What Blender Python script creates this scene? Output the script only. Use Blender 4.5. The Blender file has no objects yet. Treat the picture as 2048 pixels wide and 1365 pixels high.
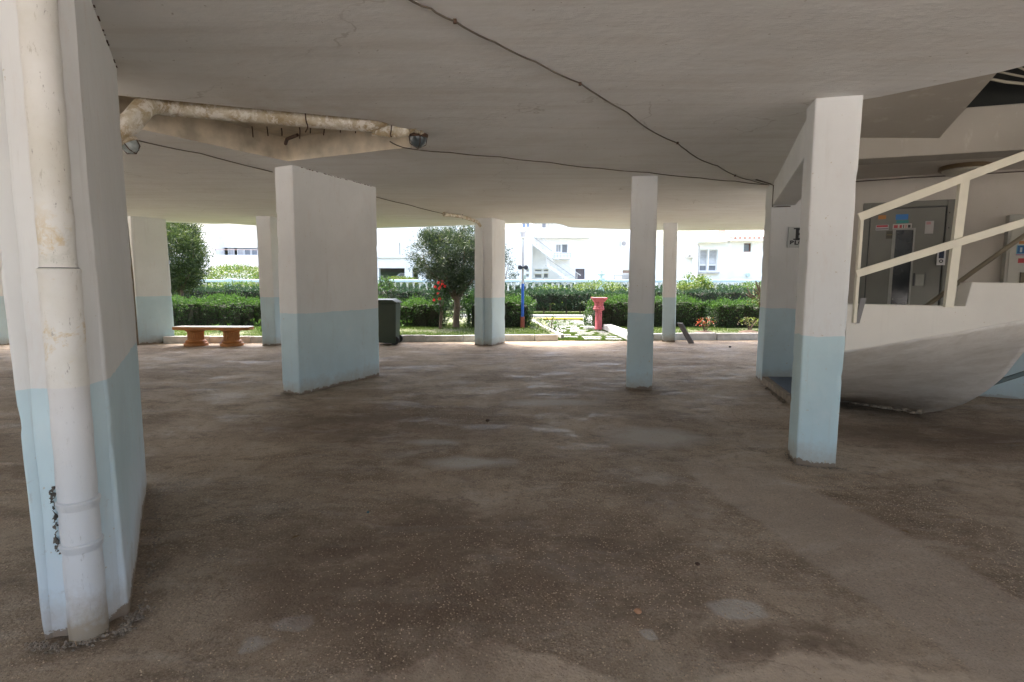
import bpy, bmesh, math, random
import numpy as np
from mathutils import Vector, Matrix, noise
from mathutils.geometry import delaunay_2d_cdt
random.seed(7); rng = np.random.default_rng(7)
S = bpy.context.scene; COL = S.collection; R = math.radians
# ---------------- camera ----------------
cd = bpy.data.cameras.new('camera'); cam = bpy.data.objects.new('camera', cd); COL.objects.link(cam)
cd.sensor_width = 36; cd.lens = 36*1110/2048; cd.clip_start = 0.05; cd.clip_end = 2000
cam.matrix_world = Matrix.Translation((0, 0, 1.45)) @ Matrix.Rotation(math.pi/2-0.1075, 4, 'X') @ Matrix.Rotation(0.004, 4, 'Z')
S.camera = cam
# ---------------- world, sun, exposure ----------------
SUN_EL, SUN_AZ = R(66), R(-35)       # azimuth clockwise from +Y: high, beyond the garden and a little left
w = bpy.data.worlds.new('World'); S.world = w; w.use_nodes = True
nt = w.node_tree; nt.nodes.clear()
sky = nt.nodes.new('ShaderNodeTexSky'); sky.sky_type = 'NISHITA'; sky.sun_disc = False
sky.sun_elevation = SUN_EL; sky.sun_rotation = SUN_AZ; sky.air_density = 1.0; sky.dust_density = 7.0; sky.ozone_density = 1.0
bg = nt.nodes.new('ShaderNodeBackground'); bg.inputs[1].default_value = 0.15
out = nt.nodes.new('ShaderNodeOutputWorld'); nt.links.new(sky.outputs[0], bg.inputs[0]); nt.links.new(bg.outputs[0], out.inputs[0])
sl = bpy.data.lights.new('sun', 'SUN'); sl.energy = 1.5; sl.angle = R(25); sl.color = (1, 0.965, 0.92)
so = bpy.data.objects.new('sun', sl); COL.objects.link(so)
dv = Vector((math.sin(SUN_AZ)*math.cos(SUN_EL), math.cos(SUN_AZ)*math.cos(SUN_EL), math.sin(SUN_EL)))
so.rotation_euler = dv.to_track_quat('Z', 'Y').to_euler(); so.location = (0, 0, 30)
S.view_settings.view_transform = 'Standard'; S.view_settings.look = 'None'; S.view_settings.exposure = 2.82; S.view_settings.gamma = 1
S.view_settings.use_curve_mapping = False
S.render.engine = 'CYCLES'
S.cycles.use_denoising = True; S.cycles.max_bounces = 10; S.cycles.diffuse_bounces = 5; S.cycles.caustics_reflective = False; S.cycles.caustics_refractive = False
S.cycles.sample_clamp_indirect = 8

# ---------------- measured coordinates (metres, camera foot at the origin) ----------------
D = {'B0': [(-8.712, 12.33, 0.0), (-8.461, 12.339, 0.0)],
 'b3pipe': [(-1.376, 11.359, 2.78), (-1.042, 11.783, 2.78), (-0.735, 12.4, 2.722), (-0.681, 12.4, 2.625), (-0.652, 12.4, 0.024)],
 'bare': [(7.074, 15.6, 0.185), (6.921, 15.6, 0.958), (6.652, 15.6, 1.306), (6.766, 15.6, 1.264), (6.924, 15.6, 1.446), (6.809, 15.6, 1.515),
          (7.032, 15.6, 1.516), (7.11, 15.6, 1.098)],
 'beamfront': [(3.113, 5.016, 2.53), (4.163, 4.662, 2.53)],
 'benchx': [-7.031, -6.237, -7.481, -5.778],
 'bin': [(-3.028, 12.6, 1.018), (-2.53, 12.6, 1.02), (-2.616, 12.6, 0.017)],
 'cable1': [(-0.543, 2.822, 2.812), (-0.516, 2.869, 2.812), (-0.416, 2.968, 2.812), (-0.309, 3.104, 2.812), (-0.105, 3.37, 2.812),
            (0.138, 3.656, 2.812), (0.467, 4.036, 2.812), (0.935, 4.704, 2.812), (1.245, 5.214, 2.812), (1.635, 5.688, 2.812), (2.056, 6.359, 2.812),
            (2.425, 6.758, 2.812), (2.867, 7.344, 2.812), (3.21, 7.695, 2.812), (3.625, 8.04, 2.812)],
 'cable2': [(-1.216, 5.674, 2.812), (-1.115, 5.922, 2.812), (-0.671, 6.116, 2.812), (-0.141, 6.324, 2.812), (0.431, 6.6, 2.812),
            (1.061, 6.932, 2.812), (1.735, 7.201, 2.812), (2.489, 7.564, 2.812), (3.039, 7.775, 2.812), (3.604, 8.041, 2.812)],
 'cable3': [(-3.775, 5.616, 2.812), (-3.716, 5.674, 2.812), (-3.411, 6.235, 2.812), (-3.049, 7.234, 2.812)],
 'cable4': [(-2.262, 9.326, 2.812), (-1.874, 10.35, 2.812), (-1.347, 11.716, 2.812), (-1.166, 11.978, 2.812)],
 'cable5': [(3.242, 7.771, 2.812), (3.573, 8.21, 2.812), (3.997, 8.799, 2.812)],
 'capL': (-2.912, 4.3, 2.449),
 'capR': (-0.9, 5.45, 2.837),
 'edgeR': [(2.689, 4.388, 2.83), (2.953, 4.102, 2.83), (3.19, 3.825, 2.83), (3.262, 3.713, 2.83)],
 'fan': [(4.051, 4.4, 2.839), (3.586, 4.4, 2.925), (3.519, 4.3, 2.93), (3.469, 4.2, 2.941), (3.452, 4.1, 2.953), (3.456, 4.0, 2.969),
         (3.459, 3.9, 2.97)],
 'far': [(-16.573, 34, 1.618), (-17.016, 32, 1.886), (3.933, 25, 1.348), (9.678, 30, 1.694), (10.425, 25, 1.441), (-4.788, 21, 1.388),
         (-0.274, 32, 2.237)],
 'flower': [(-2.061, 15.6, 1.396), (-1.95, 15.6, 1.355), (-2.02, 15.6, 1.299), (-1.88, 15.6, 1.299), (-2.146, 15.6, 1.284), (-2.035, 15.6, 1.243),
            (-2.064, 15.6, 1.09), (-2.178, 15.6, 0.921), (-2.024, 15.6, 0.95), (-1.935, 15.6, 1.452)],
 'hook1': [(-1.735, 4.85, 2.929), (-1.758, 4.85, 2.754), (-1.787, 4.9, 2.694)],
 'hook2': [(-1.089, 5.2, 2.817), (-1.1, 5.2, 2.742)],
 'lamp': (5.381, 6.79, 2.83),
 'lamp_post': [(0.317, 16.8, 0.104), (0.315, 16.8, 0.377), (0.309, 16.8, 1.372), (0.301, 16.8, 2.708), (0.299, 16.8, 3.046), (0.306, 16.8, 1.865),
               (0.308, 16.8, 1.596)],
 'left_house': [(-26.516, -20.074, -1.093, 7.364), (-24.686, -20.743, 3.483, 4.186), (-24.605, -24.039, 3.47, 4.102), (-23.71, -23.221, 3.558, 4.063),
                (-23.111, -22.708, 3.56, 4.066), (-22.598, -22.194, 3.562, 4.068), (-22.002, -21.169, 3.524, 4.028), (-21.945, -20.808, 1.953, 2.459),
                (-26.177, -24.732, 3.298, 3.504)],
 'middle_house': [(-13.642, -2.654, 2.531, 6.365), (-10.547, -8.874, 1.69, 2.459), (-8.286, -7.762, 1.694, 2.468), (-9.276, -9.171, 3.562, 4.533),
                  (-8.861, -8.3, 1.528, 2.506), (-7.751, -6.941, 1.534, 2.511), (-10.036, -8.15, 3.282, 3.356)],
 'panel': [(2.689, 4.388, 2.83), (3.19, 3.825, 2.83), (3.519, 4.62, 2.627), (3.052, 4.93, 2.629)],
 'pink': [(2.717, 17.4, 0.097), (2.705, 17.4, 0.647), (2.702, 17.4, 0.803), (2.697, 17.4, 1.037)],
 'pipe': [(-2.991, 4.35, 2.571), (-2.922, 4.4, 2.647), (-2.878, 4.55, 2.821), (-2.847, 4.72, 2.865), (-1.842, 4.98, 2.844), (-1.272, 5.12, 2.842),
          (-1.071, 5.22, 2.804), (-0.972, 5.3, 2.826)],
 'pole': [(-8.28, 12.2, 2.661), (-8.177, 12.1, 1.447), (-8.222, 12.2, 0.017)],
 'rail': [(-17.518, 27, 1.494), (-10.263, 27, 1.523), (1.825, 27, 1.571), (12.942, 27, 1.615)],
 'right_house': [(11.808, 17.331, 0.32, 4.159), (11.962, 12.468, 2.13, 3.496), (12.539, 13.079, 2.133, 3.498), (14.826, 15.301, 3.382, 3.918),
                 (11.89, 13.182, 1.973, 2.096), (10.086, 11.961, 0.298, 3.994), (11.363, 11.789, 3.019, 3.24), (13.895, 14.381, 4.516, 4.671),
                 (12.788, 17.114, 4.211, 4.415), (15.046, 15.284, 1.79, 2.045)],
 'roses': [(5.163, 14.8, 0.176), (6.45, 15.0, 0.232), (-6.878, 14.8, 0.195)],
 'rust': [(-2.527, 6.5, 3.022), (-2.298, 6.3, 3.049)],
 'sign': [(3.879, 7.97, 2.222), (3.895, 7.97, 1.943)],
 'slab': [(3.938, 13.1, 0.451), (4.08, 13.1, 0.439), (4.192, 13.1, -0.001), (4.05, 13.1, -0.013)],
 'soffit_left': [(4.143, 6.783, 0), (2.6, 4.3, 0.92)],
 'soffit_right': [(4.598, 6.13, 0), (4.744, 5.9, 0.127), (4.749, 5.6, 0.311), (4.719, 5.3, 0.559), (4.571, 5.0, 0.78), (4.346, 4.62, 1.021),
                  (4.19, 4.3, 1.192)],
 'stair_hi': [(1.573, 43, 4.674), (2.692, 43, 3.659), (3.662, 43, 2.713)],
 'stair_house': [(-0.971, 1.648, -0.01, 5.432), (1.6, 9.914, 0.023, 5.979), (3.413, 3.813, 3.714, 4.332), (3.883, 4.323, 3.677, 4.333),
                 (1.747, 2.339, 2.191, 2.384), (2.455, 2.85, 2.193, 2.387), (1.75, 2.344, 1.683, 2.033), (2.458, 2.856, 1.685, 2.075),
                 (1.039, 1.316, 2.148, 2.42), (1.041, 1.319, 1.757, 2.03), (4.97, 5.693, 1.618, 2.436), (8.414, 8.897, 4.121, 4.66),
                 (8.668, 9.344, 2.063, 2.372), (8.677, 9.359, 1.515, 2.021), (7.734, 8.412, 1.59, 1.939), (3.344, 4.408, 3.251, 3.596),
                 (1.883, 5.871, 4.766, 4.866), (1.366, 2.929, 5.601, 5.978), (1.511, 1.635, 1.563, 2.422)],
 'stair_lo': [(2.894, 43, 2.71), (4.91, 43, 1.573), (3.355, 43, 2.712), (4.904, 43, 1.918)],
 'stones': [(0.56, 2.302, 0.0), (0.562, 2.156, 0.0), (-0.945, 2.206, 0.0), (-0.251, 5.649, 0.0), (-1.684, 5.485, 0.0), (0.961, 2.721, 0.0),
            (4.871, 12.316, 0.0)],
 'tree1': (-11.618, 19.5, 2.401),
 'tree2': (-1.729, 16.2, 2.057),
 'trunk2': [(-1.641, 16.2, 0.085), (-1.607, 16.2, 0.904), (-2.241, 16.2, 1.48), (-1.226, 16.2, 1.34), (-1.731, 16.2, 1.77)],
 'urn': [(4.294, 27, 1.388), (4.288, 27, 1.7), (4.283, 27, 1.916)],
 'w_blue': (1.66, 1.884, 1.784, 1.91),
 'w_brownbox': (1.724, 1.934, 1.456, 1.578),
 'w_cab': (1.568, 1.981, 1.456, 2.278),
 'w_dark1': (0.328, 0.402, 2.03, 2.13),
 'w_disp': (0.42, 0.557, 2.271, 2.342),
 'w_glass': (0.434, 0.627, 1.145, 2.14),
 'w_green': (0.431, 0.565, 2.226, 2.264),
 'w_handle': (0.646, 0.8, 1.398, 1.587),
 'w_leaf': (0.141, 0.951, 1.152, 2.414),
 'w_lowpanel': (0.875, 1.009, 1.154, 1.638),
 'w_notice': (0.395, 0.603, 2.147, 2.22),
 'w_orange': (0.225, 0.313, 2.288, 2.338),
 'w_orangeline': (1.68, 1.873, 1.923, 1.958),
 'w_panel': (0.895, 0.983, 1.676, 1.882),
 'w_paper': (0.747, 0.838, 2.082, 2.244),
 'w_red': (1.687, 1.773, 1.694, 1.75),
 'w_surround': (0.049, 1.114, 1.156, 2.504),
 'w_top': (0.077, 2.804),
 'w_white1': (0.205, 0.35, 2.143, 2.214),
 'wall_dir': (0.9083, -0.4183),
 'wall_px': [(0.175, 1.217), (1.823, 1.246)]}

# ---------------- helpers ----------------
class NT:
    def __init__(s, name):
        s.m = bpy.data.materials.new(name); s.m.use_nodes = True; s.t = s.m.node_tree; s.t.nodes.clear()
        s.out = s.n('OutputMaterial')
    def n(s, typ, props=None, **inp):
        nd = s.t.nodes.new('ShaderNode'+typ)
        for k, v in (props or {}).items(): setattr(nd, k, v)
        for k, v in inp.items():
            key = int(k[1:]) if k[0] == 'i' and k[1:].isdigit() else k.replace('_', ' ')
            s.set(nd.inputs[key], v)
        return nd
    def set(s, sock, v):
        if isinstance(v, bpy.types.NodeSocket): s.t.links.new(v, sock)
        elif isinstance(v, bpy.types.Node): s.t.links.new(v.outputs[0], sock)
        else:
            if isinstance(v, (tuple, list)) and len(v) == 3 and sock.type == 'RGBA': v = (*v, 1)
            sock.default_value = v
    def pos(s): return s.n('NewGeometry').outputs['Position']
    def obj(s): return s.n('TexCoord').outputs['Object']
    def noise(s, vec, scale, detail=4, rough=.55, dist=0):
        return s.n('TexNoise', Vector=vec, Scale=scale, Detail=detail, Roughness=rough, Distortion=dist).outputs['Fac']
    def scale(s, vec, v): return s.n('Mapping', Vector=vec, Scale=v).outputs[0]
    def ramp(s, fac, a, b): return s.n('MapRange', Value=fac, From_Min=a, From_Max=b).outputs[0]
    def math(s, op, a, b=0.0, c=None):
        nd = s.n('Math', {'operation': op}, i0=a, i1=b)
        return nd.outputs[0]
    def mix(s, f, a, b):
        nd = s.t.nodes.new('ShaderNodeMix'); nd.data_type = 'RGBA'
        s.set(nd.inputs[0], f); s.set(nd.inputs[6], a); s.set(nd.inputs[7], b); return nd.outputs[2]
    def blob(s, vec, c, r, soft=.35, squash=(1, 1, 1)):
        """1 inside an irregular patch round point c"""
        d = s.n('VectorMath', {'operation': 'SUBTRACT'}, i0=vec, i1=c).outputs[0]
        d = s.n('VectorMath', {'operation': 'DIVIDE'}, i0=d, i1=tuple(r*q for q in squash)).outputs[0]
        l = s.n('VectorMath', {'operation': 'LENGTH'}, i0=d).outputs['Value']
        return s.n('MapRange', Value=l, From_Min=1.0, From_Max=1.0-soft).outputs[0]
    def warp(s, vec, scale, amt):
        nz = s.n('TexNoise', Vector=vec, Scale=scale, Detail=5.0).outputs['Color']
        nz = s.n('VectorMath', {'operation': 'SUBTRACT'}, i0=nz, i1=(.5, .5, .5)).outputs[0]
        nz = s.n('VectorMath', {'operation': 'SCALE'}, i0=nz, Scale=amt).outputs[0]
        return s.n('VectorMath', {'operation': 'ADD'}, i0=vec, i1=nz).outputs[0]
    def bump(s, h, strength=.3, dist=.01, normal=None):
        b = s.n('Bump', Height=h, Strength=strength, Distance=dist)
        if normal is not None: s.set(b.inputs['Normal'], normal)
        return b.outputs[0]
    def done(s, col, rough=.7, normal=None, metal=0, spec=.5, trans=0):
        p = s.n('BsdfPrincipled', Base_Color=col, Roughness=rough, Metallic=metal)
        p.inputs['Specular IOR Level'].default_value = spec
        if normal is not None: s.set(p.inputs['Normal'], normal)
        s.t.links.new(p.outputs[0], s.out.inputs[0]); return s.m

def simple(name, col, rough=.6, metal=0, var=.15, scale=8, bump=.15, bscale=40, spec=.5):
    t = NT(name); P = t.obj()
    f = t.ramp(t.noise(P, scale), .3, .7)
    dark = tuple(c*(1-var) for c in col); lite = tuple(min(1, c*(1+var*.6)) for c in col)
    return t.done(t.mix(f, dark, lite), rough, t.bump(t.noise(P, bscale, 3), bump, .004), metal, spec)

class MB:
    def __init__(s): s.v = []; s.f = []; s.mi = []; s.cur = 0
    def add(s, vs, fs):
        o = len(s.v); s.v += [tuple(v) for v in vs]; s.f += [tuple(i+o for i in f) for f in fs]; s.mi += [s.cur]*len(fs); return s
    def obox(s, c, ax, ay, h):     # centre of base, half-axis vectors in plan, height
        c = Vector(c); ax = Vector((*ax, 0)); ay = Vector((*ay, 0)); z = Vector((0, 0, h))
        b = [c-ax-ay, c+ax-ay, c+ax+ay, c-ax+ay]
        return s.add(b+[p+z for p in b], [(3, 2, 1, 0), (4, 5, 6, 7), (0, 1, 5, 4), (1, 2, 6, 5), (2, 3, 7, 6), (3, 0, 4, 7)])
    def box(s, x0, x1, y0, y1, z0, z1): return s.obox(((x0+x1)/2, (y0+y1)/2, z0), ((x1-x0)/2, 0), (0, (y1-y0)/2), z1-z0)
    def prism(s, poly, z0, z1):
        n = len(poly); zz = z0 if callable(z0) else None
        b = [(p[0], p[1], z0) for p in poly]; t = [(p[0], p[1], z1) for p in poly]
        return s.add(b+t, [tuple(range(n))[::-1], tuple(range(n, 2*n))]+[(i, (i+1) % n, n+(i+1) % n, n+i) for i in range(n)])
    def slab(s, pts, d):           # polygon in space given thickness vector d
        n = len(pts); d = Vector(d); b = [Vector(p) for p in pts]; t = [p+d for p in b]
        return s.add(b+t, [tuple(range(n))[::-1], tuple(range(n, 2*n))]+[(i, (i+1) % n, n+(i+1) % n, n+i) for i in range(n)])
    def tube(s, pts, r, n=8, caps=True):
        pts = [Vector(p) for p in pts]; rs = r if isinstance(r, (list, tuple)) else [r]*len(pts)
        rings = []; up = None
        for i, p in enumerate(pts):
            d = (pts[min(i+1, len(pts)-1)]-pts[max(i-1, 0)]).normalized()
            if up is None: up = d.orthogonal().normalized()
            up = (up-d*up.dot(d)).normalized(); sd = d.cross(up)
            rings += [p+(up*math.cos(a)+sd*math.sin(a))*rs[i] for a in [2*math.pi*k/n for k in range(n)]]
        m = len(pts); fs = [(i*n+k, i*n+(k+1) % n, (i+1)*n+(k+1) % n, (i+1)*n+k) for i in range(m-1) for k in range(n)]
        if caps: fs += [tuple(range(n))[::-1], tuple((m-1)*n+k for k in range(n))]
        return s.add(rings, fs)
    def bar(s, a, b, w, h, up=(0, 0, 1)):   # rectangular bar
        a = Vector(a); b = Vector(b); d = (b-a).normalized(); u = Vector(up); sd = d.cross(u).normalized(); u = sd.cross(d)
        q = [sd*sx*w/2+u*sz*h/2 for sx, sz in ((-1, -1), (1, -1), (1, 1), (-1, 1))]
        return s.add([a+p for p in q]+[b+p for p in q], [(3, 2, 1, 0), (4, 5, 6, 7), (0, 1, 5, 4), (1, 2, 6, 5), (2, 3, 7, 6), (3, 0, 4, 7)])
    def lathe(s, c, prof, n=16, flute=0, fz=None):
        c = Vector(c); vs = []
        for (r, z) in prof:
            for k in range(n):
                a = 2*math.pi*k/n; rr = r*(1-(flute if (k % 2 and fz and fz[0] <= z <= fz[1]) else 0))
                vs.append(c+Vector((rr*math.cos(a), rr*math.sin(a), z)))
        m = len(prof)
        return s.add(vs, [(i*n+k, i*n+(k+1) % n, (i+1)*n+(k+1) % n, (i+1)*n+k) for i in range(m-1) for k in range(n)]+[tuple(range(n))[::-1], tuple((m-1)*n+k for k in range(n))])
    def build(s, name, mat, parent=None, smooth=False, bevel=0, origin=None):
        me = bpy.data.meshes.new(name); vs = s.v
        o = bpy.data.objects.new(name, me); COL.objects.link(o)
        if origin is not None:
            vs = [(v[0]-origin[0], v[1]-origin[1], v[2]-origin[2]) for v in vs]; o.location = origin
        me.from_pydata(vs, [], s.f)
        for m in (mat if isinstance(mat, list) else [mat]): me.materials.append(m)
        if any(s.mi): me.polygons.foreach_set('material_index', s.mi)
        if smooth:
            me.polygons.foreach_set('use_smooth', [True]*len(me.polygons))
            try: me.set_sharp_from_angle(angle=R(40))
            except Exception: pass
        if parent is not None: o.parent = parent
        if bevel:
            b = o.modifiers.new('bevel', 'BEVEL'); b.width = bevel; b.segments = 2; b.limit_method = 'ANGLE'; b.angle_limit = R(35)
        return o
def tag(o, label=None, cat=None, group=None, kind=None):
    for k, v in (('label', label), ('category', cat), ('group', group), ('kind', kind)):
        if v: o[k] = v
    return o
def thing(name, label, cat, group=None):
    o = bpy.data.objects.new(name, None); COL.objects.link(o); return tag(o, label, cat, group)
def at(o, loc):   # move a thing's origin to loc although its parts were built in world coordinates
    loc = Vector(loc); o.location = loc
    for ch in o.children: ch.location = Vector(ch.location)-loc
    return o
def vnoise(p, sc): return noise.noise(Vector(p)*sc)

def rough_column(name, bot, top, z0, z1, mat, parent=None, res=.035, amp=.004, rad=.012, zres=.05, chip=.008):
    """a plastered column with worn, slightly wavy faces and rounded, chipped arrises"""
    n = len(bot); ring = []
    def loop(poly):
        pts = []
        for i in range(n):
            a = Vector(poly[i-1]); b = Vector(poly[i]); c = Vector(poly[(i+1) % n])
            d1 = (b-a).normalized(); d2 = (c-b).normalized(); L = (c-b).length
            pts.append((b-d1*rad, 1)); pts.append((b+(d2-d1)*rad*.3, 1)); pts.append((b+d2*rad, 1))
            k = max(1, int(round(Lref[i]/res)))
            for j in range(1, k): pts.append((b+d2*(rad+(L-2*rad)*j/k), 0))
        return pts
    Lref = [(Vector(bot[(i+1) % n])-Vector(bot[i])).length for i in range(n)]
    lb, lt = loop(bot), loop(top); m = len(lb); nz = int((z1-z0)/zres)+1
    cx = sum(p[0] for p in bot)/n; cy = sum(p[1] for p in bot)/n; vs = []; seed = random.random()*50
    for i in range(nz+1):
        t = i/nz; z = z0+(z1-z0)*t
        for k in range(m):
            p = lb[k][0]*(1-t)+lt[k][0]*t
            # outward normal from neighbours
            q0 = lb[k-1][0]; q1 = lb[(k+1) % m][0]; e = (q1-q0).normalized(); nv = Vector((e.y, -e.x))
            if nv.dot(p-Vector((cx, cy))) < 0: nv = -nv
            h = amp*(vnoise((p.x, p.y, z*.7), 1.6)+.12*vnoise((p.x+seed, p.y, z), 6))
            if lb[k][1]:
                c = vnoise((p.x+seed, p.y, z*1.6), 6)
                if c > .25: h -= chip*min(1, (c-.25)*5)
                h += amp*.35*vnoise((seed, p.y, z), 9)
            if z < .12:
                c = vnoise((p.x*2, p.y*2+seed, z), 9)
                h -= chip*max(0, c)*(1-z/.12)*1.5
            vs.append((p.x+nv.x*h, p.y+nv.y*h, z))
    fs = [(i*m+k, i*m+(k+1) % m, (i+1)*m+(k+1) % m, (i+1)*m+k) for i in range(nz) for k in range(m)]
    mb = MB().add(vs, fs); o = mb.build(name, mat, parent, smooth=False)
    o.data.polygons.foreach_set('use_smooth', [True]*len(o.data.polygons))
    return o

# ---------------- materials ----------------
CREAM = (.68, .685, .675); BLUE = (.50, .63, .675)
def wall_paint(name, band=1.05, cream=CREAM, blue=BLUE, fade=0.0, dirt=1.0):
    t = NT(name); P = t.pos(); z = t.n('SeparateXYZ', Vector=P).outputs[2]
    big = t.noise(P, 1.4, 5, .6); fine = t.noise(P, 22, 4)
    c = t.mix(t.ramp(big, .35, .7), tuple(q*.93 for q in cream), tuple(min(1, q*1.04) for q in cream))
    rub = t.math('MULTIPLY', t.ramp(t.noise(t.scale(P, (3, 3, 1.2)), 2.1, 6, .7), .56, .72), .35)
    c = t.mix(rub, c, (.60, .535, .49))
    b = t.mix(t.ramp(big, .3, .72), tuple(q*.90 for q in blue), tuple(min(1, q*1.06) for q in blue))
    b = t.mix(t.math('MULTIPLY', t.ramp(t.noise(P, 5, 6, .7), .55, .7), .3), b, tuple(q*.55+.33 for q in blue))
    if fade:
        fz = t.ramp(t.math('ADD', z, t.math('MULTIPLY', t.noise(P, 3, 5), .5)), .8, .35)
        b = t.mix(t.math('MULTIPLY', fz, fade), b, (.62, .66, .72))
    if band > 0:
        edge = t.math('ADD', z, t.math('MULTIPLY', t.math('SUBTRACT', t.noise(P, 4.5, 5, .6), .5), .045))
        col = t.mix(t.ramp(edge, band-.0015, band+.0015), b, c)
    else: col = c
    # dirt splashes near the floor, yellow-brown flecks and dark scratches
    run = t.ramp(t.noise(t.scale(P, (14, 14, .9)), 1.0, 7, .7), .56, .68)
    col = t.mix(t.math('MULTIPLY', t.math('MULTIPLY', run, t.ramp(t.noise(P, 1.1, 3), .42, .6)), .32*dirt), col, (.40, .36, .31))
    scf = t.math('MULTIPLY', t.ramp(t.noise(t.scale(t.warp(P, 3, .3), (3, 3, 1.2)), 4.5, 8, .8), .60, .65), t.ramp(z, 1.3, .5))
    col = t.mix(t.math('MULTIPLY', scf, .38*dirt), col, (.36, .345, .32))
    dz = t.ramp(t.math('SUBTRACT', z, t.math('MULTIPLY', t.noise(P, 7, 6, .7), .30)), .05, -.14)
    col = t.mix(t.math('MULTIPLY', dz, .7*dirt), col, (.36, .30, .235))
    chp = t.ramp(t.math('SUBTRACT', z, t.math('MULTIPLY', t.noise(P, 4.5, 8, .8), .22)), -.082, -.088)
    col = t.mix(t.math('MULTIPLY', chp, .9*dirt), col, (.20, .145, .10))
    fl = t.ramp(t.noise(P, 38, 2, .4), .735, .76)
    col = t.mix(t.math('MULTIPLY', fl, .55), col, (.42, .33, .2))
    sc = t.ramp(t.noise(t.scale(t.warp(P, 4, .12), (9, 9, 2.5)), 3.2, 6, .75), .705, .73)
    col = t.mix(t.math('MULTIPLY', sc, .35*dirt), col, (.30, .29, .28))
    nrm = t.bump(t.noise(t.scale(P, (1, 1, .45)), 75, 4, .7), .12, .003)
    nrm = t.bump(t.noise(P, 7, 3, .5), .10, .008, nrm)
    return t.done(col, t.math('ADD', .62, t.math('MULTIPLY', fine, .2)), nrm, 0, .22)

def soffit_mat():
    t = NT('stair_soffit_plaster'); P = t.pos(); z = t.n('SeparateXYZ', Vector=P).outputs[2]
    c = t.mix(t.ramp(t.noise(t.scale(t.warp(P, 2, .3), (1, 2.5, 1)), 1.6, 8, .72), .36, .62), (.58, .54, .48), (.76, .735, .69))
    c = t.mix(t.math('MULTIPLY', t.ramp(t.noise(t.warp(P, 5, .2), 5, 8, .8), .52, .62), .22), c, (.42, .37, .31))
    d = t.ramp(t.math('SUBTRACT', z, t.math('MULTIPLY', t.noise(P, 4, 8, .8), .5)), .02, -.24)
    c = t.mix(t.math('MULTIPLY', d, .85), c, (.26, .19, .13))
    n = t.bump(t.noise(P, 9, 8, .75), .5, .02); n = t.bump(t.noise(P, 2.0, 4, .6), .25, .04, n)
    return t.done(c, .55, n, 0, .35)

def ceiling_mat():
    t = NT('ceiling_whitewash'); P = t.pos(); W = t.warp(P, .8, .8)
    c = t.mix(t.ramp(t.noise(W, .55, 6, .62), .32, .68), (.66, .65, .625), (.76, .76, .75))
    c = t.mix(t.math('MULTIPLY', t.ramp(t.noise(t.scale(W, (1, 3.2, 1)), 1.3, 6, .65), .5, .75), .35), c, (.55, .50, .44))
    st = t.blob(t.warp(P, 2.2, .9), (-2.0, 5.3, 2.83), 1.25, .6)
    c = t.mix(t.math('MULTIPLY', t.math('MULTIPLY', st, t.ramp(t.noise(W, 3, 5), .35, .65)), .55), c, (.46, .37, .26))
    st = t.blob(t.warp(P, 3.5, .5), (-2.85, 3.7, 2.83), .5, .5)
    c = t.mix(t.math('MULTIPLY', st, .4), c, (.42, .38, .32))
    st = t.blob(t.warp(P, 3.5, .5), (-.6, 1.9, 2.83), .5, .6)
    c = t.mix(t.math('MULTIPLY', t.math('MULTIPLY', st, t.ramp(t.noise(P, 9, 5), .4, .6)), .35), c, (.42, .38, .32))
    bd = t.noise(t.scale(P, (.35, 7.5, 1)), 1.0, 5, .6)
    c = t.mix(t.math('MULTIPLY', t.ramp(bd, .52, .62), .22), c, (.54, .50, .455))
    c = t.mix(t.math('MULTIPLY', t.ramp(t.noise(t.warp(P, 3, .4), 3.2, 9, .8), .56, .64), .28), c, (.80, .78, .73))
    sp = t.ramp(t.noise(P, 24, 2, .4), .735, .76)
    c = t.mix(t.math('MULTIPLY', sp, .6), c, (.30, .25, .2))
    cr = t.n('TexVoronoi', {'feature': 'DISTANCE_TO_EDGE'}, Vector=t.warp(P, 1.6, .9), Scale=.38).outputs['Distance']
    cm = t.math('MULTIPLY', t.ramp(cr, .0035, .001), t.ramp(t.noise(P, .9, 3), .5, .58))
    c = t.mix(t.math('MULTIPLY', cm, .4), c, (.35, .31, .27))
    n = t.bump(t.noise(t.scale(P, (1, 2.5, 1)), 14, 6, .7), .25, .02)
    n = t.bump(t.noise(P, 1.2, 4), .5, .05, n)
    return t.done(c, .75, n, 0, .3)

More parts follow.
